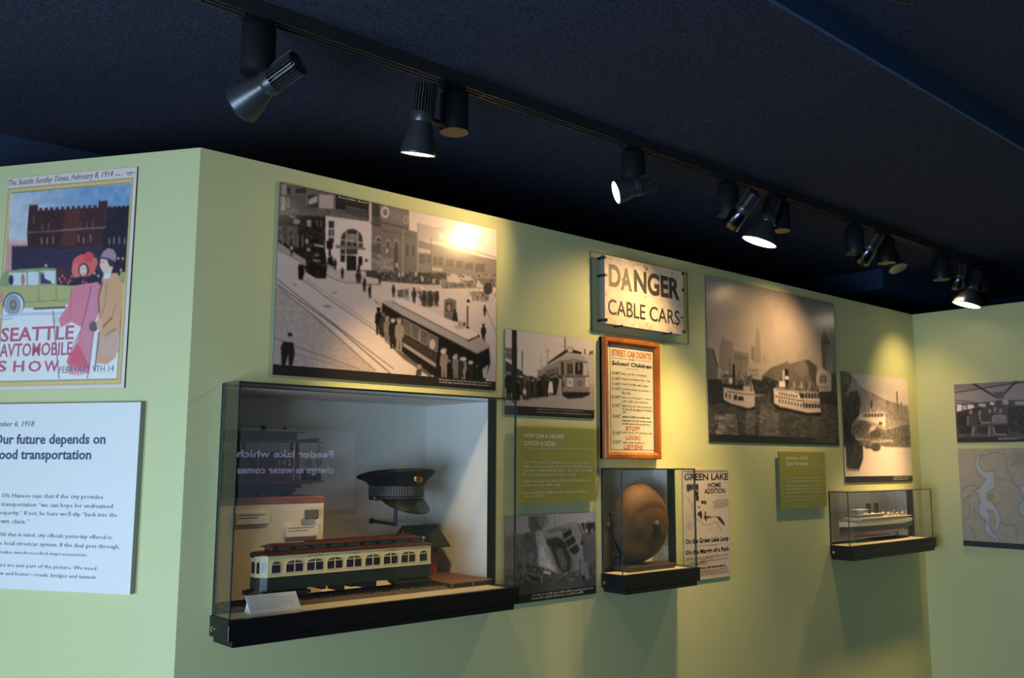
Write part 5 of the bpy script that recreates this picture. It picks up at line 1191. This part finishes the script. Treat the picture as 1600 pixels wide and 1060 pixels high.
# ---- plinth with the cable car model
plx0, plx1, ply0, ply1, plz = .1105, .584, .20, .428, E_ - .121
pt_ = thing('display_plinth', 'white block with a brown wooden top carrying the cable car model', 'plinth', ((plx0 + plx1) / 2, (ply0 + ply1) / 2, DK + .0005))
o = Vector(pt_.location)
q = MB(); q.bbox(plx0, plx1, ply0, ply1, DK + .0005, plz - .0245, .002); q.build('block', mat('plinth_white', (.74, .68, .58), .7, spec=.2), pt_, off=o)
q = MB(); q.bbox(plx0, plx1 + .001, ply0 - .001, ply1, plz - .024, plz, .002); q.build('wooden_top', mat('plinth_wood', (.30, .105, .05), .4, var=.3, vscale=20, stretch=(1, 6, 6)), pt_, off=o)
def card_on_plinth(label, a, b):
    p0 = on_y(*a, ply0 - .008); p1 = on_y(*b, ply0 - .008)
    r_ = thing('label_card', label, 'label card', ((p0.x + p1.x) / 2, ply0 - .0003, p1.z), group='label cards in the large case'); o = Vector(r_.location)
    q = MB(); q.box(p0.x, p1.x, ply0 - .009, ply0 - .0003, p1.z, p0.z); q.build('card', CARD, r_, off=o)
    h = p0.z - p1.z
    for k in range(2 if h > .03 else 2):
        q = MB(); x = p0.x + .006
        while x < p1.x - .03 + (.012 if k == 0 else -.01):
            w_ = random.uniform(.001, .0022); q.box(x, x + w_, ply0 - .0094, ply0 - .009, p0.z - h * (.30 + .25 * k), p0.z - h * (.20 + .25 * k)); x += w_ + random.uniform(.0006, .002)
        tag(q.build('fine_print', GREYI, r_, off=o), kind='stuff')
card_on_plinth('small white label card at the left on the plinth front', (370, 801.5), (421, 818))
card_on_plinth('small white label card under the metal tag on the plinth', (447.5, 821.5), (497, 837))
p0, p1 = on_y(475.5, 797, ply0 - .02), on_y(497.5, 811, ply0 - .02)
r_ = thing('metal_tag', 'tiny grey-green metal tag held on two pins on the plinth', 'tag', ((p0.x + p1.x) / 2, ply0 - .01, p1.z)); o = Vector(r_.location)
q = MB(); q.bbox(p0.x, p1.x, ply0 - .022, ply0 - .018, p1.z, p0.z, .001); q.build('plate', mat('tag_grey', (.22, .23, .20), .4, metal=.4), r_, off=o)
for k in (.18, .82):
    x = p0.x + (p1.x - p0.x) * k
    q = MB(); q.path([(x, ply0 - .0003, p1.z + .003), (x, ply0 - .024, p1.z - .001), (x, ply0 - .026, p1.z + .004)], .0012, 6); q.build('pin', INKB, r_, off=o)
# tilted card on the deck
r_ = thing('label_card', 'white label card propped on the deck before the trolley', 'label card', (.275, -.045, DK + .0005), group='label cards in the large case'); o = Vector(r_.location)
A = [Vector(v) for v in ((.186, -.083, DK + .002), (.352, -.083, DK + .002), (.352, -.043, DK + .052), (.186, -.043, DK + .052))]
nn = (A[1] - A[0]).cross(A[3] - A[0]).normalized()
q = MB(); q.prism(A, nn * -.003); q.build('card', CARD, r_, off=o)
q = MB(); q.prism([(.196, -.0775, DK + .0005), (.196, -.02, DK + .0005), (.196, -.041, DK + .046)], (.14, 0, 0)); q.build('wedge', CARD, r_, off=o)
q = MB()
for k in range(6):
    t = .86 - k * .125; x = .06
    while x < (.62 if k in (0, 5) else .9):
        w_ = random.uniform(.006, .012)
        a = A[0] + (A[1] - A[0]) * x + (A[3] - A[0]) * t; ux = (A[1] - A[0]) * w_; uy = (A[3] - A[0]) * .035
        q.add([a + nn * .0004, a + ux + nn * .0004, a + ux + uy + nn * .0004, a + uy + nn * .0004], [(0, 1, 2, 3)]); x += w_ + random.uniform(.004, .011)
tag(q.build('fine_print', mat('ink_mid', (.33, .32, .32), .6), r_, off=o, fix=False), kind='stuff')

# ---- cable car model 442
cy0, cy1 = .245, .345; cyc = .295
def cx_(px, py): return on_y(px, py, cy0)
cc = thing('cable_car_model', 'open-sided brown model cable car numbered 442 on the plinth', 'model cable car', (.36, cyc, plz)); o = Vector(cc.location)
CBR = mat('cable_brown', (.15, .052, .036), .45, var=.25, vscale=30); CBL = mat('cable_roof_blue', (.10, .12, .15), .5, var=.15); CDK = mat('cable_underframe', (.018, .022, .032), .5)
zf = cx_(505, 752).z; xr = cx_(506, 745).x; xl = .125
q = MB(); q.prism([(xl, cy0, zf - .010), (xr - .06, cy0, zf - .010), (xr, cy0, zf - .003), (xr, cy0, zf + .003), (xl, cy0, zf + .003)], (0, cy1 - cy0, 0)); q.build('floor_board', CBR, cc, off=o)
q = MB(); q.box(xl + .02, cx_(463, 765).x, cy0 + .012, cy1 - .012, plz + .010, zf - .0105); q.box(xl + .02, cx_(463, 765).x, cy0 + .004, cy0 + .011, plz + .018, zf - .014); q.build('underframe', CDK, cc, off=o)
for px in (385, 405, 425, 448):
    q = MB(); q.lathe([(.019, 0), (.019, .005), (.006, .0055), (.006, .008)], 18, (cx_(px, 770).x, cy0 + .020, plz + .0195), (0, -1, 0)); q.build('wheel', CDK, cc, off=o)
q = MB(); q.box(cx_(464, 765).x, cx_(474, 765).x, cyc - .03, cyc + .01, plz + .026, plz + .045); q.box(cx_(459, 765).x, cx_(464, 765).x, cyc - .012, cyc, plz + .004, zf - .011); q.build('coupler', CDK, cc, off=o)
xa, xb = xl + .0, cx_(469, 730).x
zb = cx_(440, 712).z
q = MB(); q.box(xa + .02, xb, cy0 + .006, cy0 + .010, zf + .003, zb); q.box(xa + .02, xb, cy1 - .010, cy1 - .006, zf + .003, zb); q.box(xb - .004, xb, cy0 + .0105, cy1 - .0105, zf + .003, zb); q.build('side_panel', CBR, cc, off=o)
q = MB(); q.box(xa + .03, xb - .01, cyc - .012, cyc - .002, zf + .003, zf + .034); q.box(xa + .03, xb - .01, cyc - .004, cyc + .002, zf + .034, zb + .012); q.build('bench', CBR, cc, off=o)
a, b = cx_(434, 718), cx_(456, 728)
co, fs = text_geo('442', .02, 2, 0, 1.5); mn = co.min(0); mx = co.max(0); k = (co - mn) / (mx - mn)
q = MB(); q.add([(a.x + p[0] * (b.x - a.x), cy0 + .0054, b.z + p[1] * (a.z - b.z)) for p in k], fs); q.build('number', mat('ink_gold', (.50, .40, .20), .5), cc, off=o, fix=False)
zr0 = cx_(440, 692).z; xrr = cx_(503, 690).x
q = MB(); q.prism([(xl - .005, cy0 - .006, zr0), (xrr, cy0 - .006, zr0 + .002), (xrr, cy0 - .006, zr0 + .006), (xl - .005, cy0 - .006, zr0 + .010)], (0, cy1 - cy0 + .012, 0)); q.build('lower_roof', CBL, cc, off=o)
q = MB(); q.prism([(cx_(470, 688).x, cy0 + .01, zr0 + .0085), (xrr - .006, cy0 + .01, zr0 + .0075), (xrr - .006, cy0 + .01, zr0 + .018), (cx_(485, 688).x, cy0 + .01, zr0 + .013)], (0, cy1 - cy0 - .02, 0)); q.build('bonnet_roof', CBL, cc, off=o)
xk = cx_(469, 680).x; zk1 = cx_(440, 676).z
q = MB(); q.box(xl + .0, xk, cy0 + .022, cy1 - .022, zr0 + .0105, zk1); q.build('clerestory', CBR, cc, off=o)
q = MB(); q.box(xl - .003, cx_(480, 676).x, cy0 + .016, cy1 - .016, zk1 + .0003, zk1 + .005); q.build('clerestory_roof', CBL, cc, off=o)
bc = cx_(422.5, 670)
q = MB(); q.lathe([(.011, 0), (.0115, .004), (.010, .012), (.006, .017), (.001, .018)], 16, (bc.x, cyc, zk1 + .0055)); q.build('roof_bell', CBL, cc, off=o)
fx = cx_(455.5, 670).x
q = MB(); q.tube((fx, cyc, zk1 + .0055), (fx, cyc, zk1 + .024), .002, n=6); q.box(fx - .009, fx + .009, cyc - .0015, cyc + .0015, zk1 + .013, zk1 + .017); q.box(fx - .0015, fx + .0015, cyc - .008, cyc + .008, zk1 + .013, zk1 + .017); q.build('roof_vane', CBL, cc, off=o)
for px in (376, 384): 
    x = cx_(px, 710).x; q = MB(); q.box(x - .004, x + .004, cy0 + .012, cy0 + .020, zb + .0005, zr0 - .0002); q.build('post', CBR, cc, off=o)
for px in (458.5, 467.5):
    x = cx_(px, 710).x; q = MB(); q.box(x - .005, x + .005, cy0 + .012, cy0 + .020, zf + .0035, zr0 - .0002); q.build('post', CBR, cc, off=o)
POLE = mat('pale_pole', (.42, .40, .38), .4, metal=.3)
for px, pz in ((403.5, 0), (460.5, 0), (434.5, 1), (485, 1), (498, 1)):
    x = cx_(px, 720).x; q = MB(); q.tube((x, cy0 + .002, zf + .003), (x, cy0 + .002, zr0 - .0002), .0013 if pz else .0017, n=8); q.build('grab_pole', CBR if pz else POLE, cc, off=o)
for px, py in ((484, 725), (499, 722)):
    w_ = cx_(px, py); q = MB(); N = 16
    for k in range(N):
        a0, a1 = 2 * math.pi * k / N, 2 * math.pi * (k + 1) / N
        q.tube((w_.x + .010 * math.cos(a0), cy0 + .004, w_.z + .010 * math.sin(a0)), (w_.x + .010 * math.cos(a1), cy0 + .004, w_.z + .010 * math.sin(a1)), .0014, n=5)
    q.tube((w_.x - .009, cy0 + .004, w_.z), (w_.x + .009, cy0 + .004, w_.z), .001, n=5); q.tube((w_.x, cy0 + .006, zf + .003), (w_.x, cy0 + .006, w_.z + .009), .0012, n=5)
    q.build('brake_wheel', CDK, cc, off=o)
a = cx_(490, 736); q = MB(); q.box(a.x, xr - .006, cy0 + .012, cy1 - .012, zf + .0035, a.z); q.build('dash', CDK, cc, off=o)
a = cx_(502, 748); q = MB(); q.lathe([(.003, 0), (.006, .002), (.006, .006)], 12, (xr - .006, cy0 + .02, zf + .012), (1, 0, 0)); q.build('lamp', POLE, cc, off=o)

# ---- uniform cap on its wall bracket
kx, ky = .93, .265
HAT = mat('cap_cloth', (.010, .011, .017), .75, spec=.25, var=.2, vscale=60)
zbnd0, zbnd1 = E_ - .145, E_ - .088
cp = thing('uniform_cap', 'dark blue peaked uniform cap with a woven band and round badge', 'cap', (kx, ky, zbnd0)); o = Vector(cp.location)
NS = 48
def ring(rx, ry, z, dx=0, dy=0, front=0.0):
    out = []
    for k in range(NS):
        a = 2 * math.pi * k / NS; f = -math.sin(a)          # f = 1 at the front (-y)
        out.append((kx + dx + rx * math.cos(a), ky + dy + ry * math.sin(a), z + front * f))
    return out
q = MB(); q.loft([ring(.098, .110, zbnd0), ring(.099, .111, zbnd0 + .002), ring(.100, .112, zbnd1)], cap=False); q.add(ring(.098, .110, zbnd0), [tuple(range(NS))])
bandm = mat('cap_band', (.016, .016, .020), .6, var=.2); q.build('band', bandm, cp, off=o)
# woven net on the band: small square openings in rows
NET = mat('cap_net', (.11, .105, .11), .6)
q = MB()
for rz_ in range(4):
    for k in range(64):
        a = 2 * math.pi * k / 64; 
        zz = zbnd0 + .019 + rz_ * .0085
        q.box(-.0032, .0032, -.0008, .0003, 0, .0058, Matrix.Translation((kx + .1002 * math.cos(a), ky + .1122 * math.sin(a), zz)) @ Matrix.Rotation(a + math.pi / 2, 4, 'Z'))
tag(q.build('woven_net', NET, cp, off=o), kind='stuff')
q = MB()
q.loft([ring(.101, .113, zbnd1 - .002), ring(.112, .124, zbnd1 + .012, front=.004), ring(.140, .150, zbnd1 + .030, dy=.004, front=.016), ring(.146, .156, zbnd1 + .034, dy=.004, front=.019), ring(.142, .152, zbnd1 + .042, dy=.004, front=.018), ring(.11, .12, zbnd1 + .050, dy=.004, front=.012), ring(.06, .07, zbnd1 + .054, dy=.004, front=.006), ring(.01, .01, zbnd1 + .055, dy=.004)], cap=True); q.build('crown', HAT, cp, off=o)
# visor: a crescent under the front of the band
rows = []
for j in range(6):
    t = j / 5; row = []
    for k in range(25):
        a = math.pi + math.pi * (.12 + .76 * k / 24)
        s_ = math.sin(math.pi * k / 24) ** .7
        R0x, R0y = .099, .111
        e = t * s_
        row.append((kx + (R0x + .012 * e) * math.cos(a), ky + R0y * math.sin(a) - .052 * e, zbnd0 + .004 - .038 * e - .010 * t * t * s_))
    rows.append(row)
q = MB()
for th in (0, -.0035):
    vs = [(x, y, z + th) for r in rows for x, y, z in r]; fs = [(j * 25 + k, j * 25 + k + 1, (j + 1) * 25 + k + 1, (j + 1) * 25 + k) for j in range(5) for k in range(24)]
    q.add(vs, fs, True)
q.build('visor', mat('visor_leather', (.012, .011, .011), .25, spec=.6), cp, off=o)
q = MB(); pr_ = None
for k in range(33):
    a = math.pi + math.pi * (.04 + .92 * k / 32); p = Vector((kx + .1035 * math.cos(a), ky + .1155 * math.sin(a), zbnd0 + .010))
    if pr_ is not None: q.tube(pr_, p, .0035, n=6)
    pr_ = p
q.build('chin_strap', mat('strap_leather', (.03, .03, .04), .15, spec=.8), cp, off=o)
for s_ in (-1, 1):
    q = MB(); q.ball((kx + s_ * .103, ky - .012, zbnd0 + .010), .006); q.build('button', BRASS, cp, off=o)
bz = zbnd1 + .024; q = MB(); q.lathe([(.019, 0), (.019, .002), (.012, .005), (.001, .006)], 24, (kx + .002, ky - .136, bz), (0, -1, .45)); bd_ = q.build('badge', mat('badge_gold', (.45, .22, .05), .35, metal=.9), cp, off=o)
q = MB(); q.lathe([(.008, 0), (.006, .002)], 8, (kx + .002, ky - .1405, bz + .0025), (0, -1, .45)); q.build('badge_emblem', mat('badge_dark', (.20, .08, .02), .4, metal=.8), bd_, off=o)
br = thing('cap_bracket', 'black bent rod bracket holding the uniform cap off the back panel', 'bracket', (kx, .4295, E_ - .237)); o = Vector(br.location)
q = MB(); q.lathe([(.011, 0), (.011, .006), (.008, .008)], 18, (kx, .4295, E_ - .232), (0, -1, 0)); q.build('flange', MIRON, br, off=o)
q = MB(); q.tube((kx, .422, E_ - .232), (kx, ky, E_ - .237), .0068, n=14); q.tube((kx, ky, E_ - .2435), (kx, ky, zbnd0 - .0005), .0068, n=14); q.build('rod', mat('bracket_steel', (.03, .045, .085), .3, metal=.4), br, off=o)

# ================================================================== gong
n = NICHE[1]; DK2 = n['z0']
gx, gz, gR = 2.043, E_ - .262, .170
gg = thing('gong', 'large round brown streetcar gong on a dark wooden base', 'gong', (gx, -.02, DK2 + .0005)); o = Vector(gg.location)
GB = mat('gong_bronze', (.125, .058, .022), .6, metal=.05, spec=.3, var=.45, vscale=14, bump=.15, bscale=60)
q = MB(); q.lathe([(gR * .985, .028), (gR, .032), (gR, .040), (gR * .975, .052), (gR * .93, .068), (gR * .86, .085), (gR * .74, .103), (gR * .58, .118), (gR * .38, .129), (gR * .18, .1345), (.004, .1355)], 64, (gx, .062, gz), (0, -1, 0), caps=False)
q.lathe([(gR * .985, .028), (gR * .95, .034), (gR * .84, .075), (gR * .5, .108), (.004, .12)], 48, (gx, .062, gz), (0, -1, 0), caps=False); q.build('dome', GB, gg, off=o, fix=False)
q = MB(); q.bbox(gx - .006, gx + .007, -.094, -.066, gz - .062, gz - .004, .003); q.build('bolt_slot', INKB, gg, off=o)
q = MB(); q.lathe([(.011, 0), (.011, .012), (.007, .016)], 14, (gx + .001, -.072, gz + .002), (0, -1, .1)); q.build('bolt', mat('worn_bolt', (.30, .2, .12), .4, metal=.6), gg, off=o)
q = MB(); q.bbox(gx - .165, gx + .135, -.070, .035, DK2 + .0005, DK2 + .022, .003); q.build('base', mat('gong_base', (.055, .030, .022), .5, var=.3, vscale=30), gg, off=o)
q = MB(); q.box(gx - .03, gx + .03, .040, .075, DK2 + .0005, gz + .02); q.tube((gx, .060, gz), (gx, -.068, gz), .012); q.build('stand', MIRON, gg, off=o)
q = MB(); q.path([(gx - .10, .03, DK2 + .022), (gx - .135, .02, DK2 + .06), (gx - .165, .03, gz - .07), (gx - .185, .035, gz - .02)], .014, 10); q.ball((gx - .19, .035, gz - .01), .021); q.path([(gx - .14, .035, gz + .01), (gx - .162, .035, gz + .04), (gx - .158, .03, gz + .05)], .012, 10); q.path([(gx - .12, .03, DK2 + .022), (gx - .13, .03, DK2 + .055)], .022, 10); q.build('striker_arm', MIRON, gg, off=o)

# ================================================================== steamship model
n = NICHE[2]; DK3 = n['z0']
sh = thing('steamship_model', 'white model steamship with two black funnels and a red keel', 'model ship', (4.11, 0.0, DK3 + .0005)); o = Vector(sh.location)
xb, xs = 3.705, 4.50; yc = 0.0
zk, zw, zd = E_ - .402, E_ - .366, E_ - .338
def hw_(t, top): # half beam along the length, t=0 at the bow (left)
    b = .058 * min(1, (t / .28) ** .6) * (1 if t < .75 else 1 - ((t - .75) / .25) ** 2 * (.35 if top else .85))
    return max(.0015, b)
NX = 26
def hull(z0f, z1f, top0, top1, m_, name):
    q = MB(); rings = []
    for i in range(NX):
        t = i / (NX - 1); x = xb + (xs - xb) * t
        a, b = z0f(t), z1f(t); w0, w1 = hw_(t, top0) * (.72 if not top0 else 1), hw_(t, top1)
        rings.append([(x, yc - w0, a), (x, yc - w1, b), (x, yc + w1, b), (x, yc + w0, a)])
    q.loft(rings, smooth=False); q.build(name, m_, sh, off=o)
sheer = lambda t: .010 * (2 * t - 1) ** 2
keel = lambda t: zk + (0 if t < .7 else ((t - .7) / .3) ** 1.6 * .040)
wl = lambda t: zw - .016 + (.012 * max(0, t - .8) / .2)
up = lambda t: zw + .014 + (.010 * max(0, t - .8) / .2)
hull(keel, wl, False, True, mat('ship_red', (.10, .032, .022), .5, var=.2), 'keel_hull')
hull(lambda t: wl(t) + .0002, up, True, True, mat('ship_black', (.022, .026, .034), .4), 'black_strake')
SW = mat('ship_white', (.62, .59, .53), .5, var=.04)
hull(lambda t: up(t) + .0002, lambda t: zd + sheer(t), True, True, SW, 'white_hull')
XS = lambda t: xb + (xs - xb) * t
SGL = mat('ship_window', (.10, .14, .17), .3)
q = MB(); q.box(XS(.20), XS(.90), -.045, .045, zd + .004, zd + .024); ck = q.build('main_cabin', SW, sh, off=o)
for k in range(34):
    x = XS(.215 + .675 * k / 33)
    q = MB(); q.box(x - .004, x + .004, -.0458, -.0452, zd + .012, zd + .020); q.build('window', SGL, ck, off=o)
q = MB(); q.bbox(XS(.17), XS(.96), -.052, .052, zd + .0245, zd + .028, .001); q.build('boat_deck', mat('ship_deck', (.50, .42, .32), .6), sh, off=o)
q = MB(); q.box(XS(.23), XS(.55), -.034, .034, zd + .0285, zd + .045); ck2 = q.build('upper_cabin', mat('ship_cabin_blue', (.30, .33, .35), .5), sh, off=o)
for k in range(12):
    x = XS(.245 + .29 * k / 11)
    q = MB(); q.box(x - .005, x + .005, -.0348, -.0342, zd + .033, zd + .042); q.build('window', SGL, ck2, off=o)
q = MB(); q.bbox(XS(.22), XS(.56), -.038, .038, zd + .0455, zd + .0485, .001); q.build('hurricane_deck', SW, sh, off=o)
q = MB(); q.bbox(XS(.30), XS(.36), -.022, .022, zd + .049, zd + .072, .002); ph = q.build('pilot_house', SW, sh, off=o)
q = MB(); q.box(XS(.31), XS(.35), -.0228, -.0222, zd + .058, zd + .067); q.build('window', SGL, ph, off=o)
q = MB(); q.bbox(XS(.22), XS(.375), -.026, .026, zd + .0725, zd + .0755, .001); q.build('bridge_roof', SW, sh, off=o)
for px in (1357, 1369.5):
    x = on_y(px, 800, 0).x
    q = MB(); q.lathe([(.0125, 0), (.0125, .072), (.0135, .073), (.0135, .078), (.011, .078)], 20, (x, 0, zd + .0285)); q.build('funnel', mat('funnel_black', (.012, .013, .016), .4), sh, off=o)
for i, px in enumerate((1377, 1383, 1391, 1399)):
    x = on_y(px, 808, 0).x
    for s_ in (-1, 1):
        q = MB(); q.ball((x, s_ * .042, zd + .042), .012, 12, (1.7, .55, .55)); lb = q.build('lifeboat', SW, sh, off=o)
        q = MB()
        for d in (-.013, .013): q.path([(x + d, s_ * .046, zd + .028), (x + d, s_ * .050, zd + .050), (x + d, s_ * .042, zd + .055)], .0012, 5)
        q.build('davit', SW, lb, off=o)
for px, h in ((1318, .045), (1388, .12), (1401, .11)):
    x = on_y(px, 805, 0).x; q = MB(); q.tube((x, 0, zd + .006 if px < 1330 else zd + .028), (x, 0, zd + .028 + h), .0016, .0010, n=6); q.build('mast', mat('mast_dark', (.08, .06, .05), .5), sh, off=o)
x0 = on_y(1388, 805, 0).x; x1 = on_y(1401, 805, 0).x
q = MB(); q.tube((x0, 0, zd + .135), (x1, 0, zd + .125), .0008, n=4); q.tube((x0, 0, zd + .140), (on_y(1377, 800, 0).x, 0, zd + .100), .0008, n=4); q.build('rigging', MIRON, sh, off=o)
for i, (px, h) in enumerate(((1394, .03), (1408, .028), (1413, .022))):
    x = on_y(px, 808, 0).x; q = MB(); q.path([(x, -.01, zd + .028), (x, -.01, zd + .028 + h), (x - .008, -.014, zd + .030 + h)], .0035, 8); q.build('vent_cowl', SW, sh, off=o)
q = MB()
for i in range(24):
    t0 = i / 24; t1 = (i + 1) / 24
    for s_ in (-1, 1):
        a = (XS(t0), s_ * hw_(t0, True), zd + sheer(t0) + .016); b = (XS(t1), s_ * hw_(t1, True), zd + sheer(t1) + .016)
        q.tube(a, b, .0006, n=4); q.tube((a[0], a[1], a[2] - .0165), a, .0005, n=4)
q.build('railing', SW, sh, off=o)
q = MB()
c0 = Vector((XS(.985), 0, E_ - .380))
q.lathe([(.006, -.008), (.006, .008)], 10, c0, (1, 0, 0))
for k in range(4):
    a = math.pi / 2 * k + .4; d = Vector((0, math.cos(a), math.sin(a))); e = Vector((0, -math.sin(a), math.cos(a)))
    q.prism([c0 + d * .004 - e * .003, c0 + d * .020 - e * .009, c0 + d * .023 + e * .002, c0 + d * .018 + e * .009, c0 + d * .004 + e * .003], (.002, 0, 0))
q.build('propeller', mat('bronze_dark', (.12, .10, .07), .4, metal=.7), sh, off=o)
q = MB(); q.box(XS(1.0) + .012, XS(1.0) + .030, -.002, .002, E_ - .402, E_ - .352); q.box(XS(.96), XS(1.0) + .028, -.0018, .0018, E_ - .362, E_ - .355); q.build('rudder', MIRON, sh, off=o)
q = MB(); q.box(XS(.96), XS(1.0) + .012, -.003, .003, E_ - .383, E_ - .377); q.build('propeller_shaft', MIRON, sh, off=o)
for px in (1336, 1403):
    x = on_y(px, 842, 0).x; q = MB(); q.lathe([(.012, 0), (.012, .003), (.005, .006), (.004, zk - DK3 - .001 + (.006 if px > 1400 else 0))], 12, (x, 0, DK3 + .0005)); q.build('support_post', mat('post_wood', (.20, .11, .06), .5), sh, off=o)
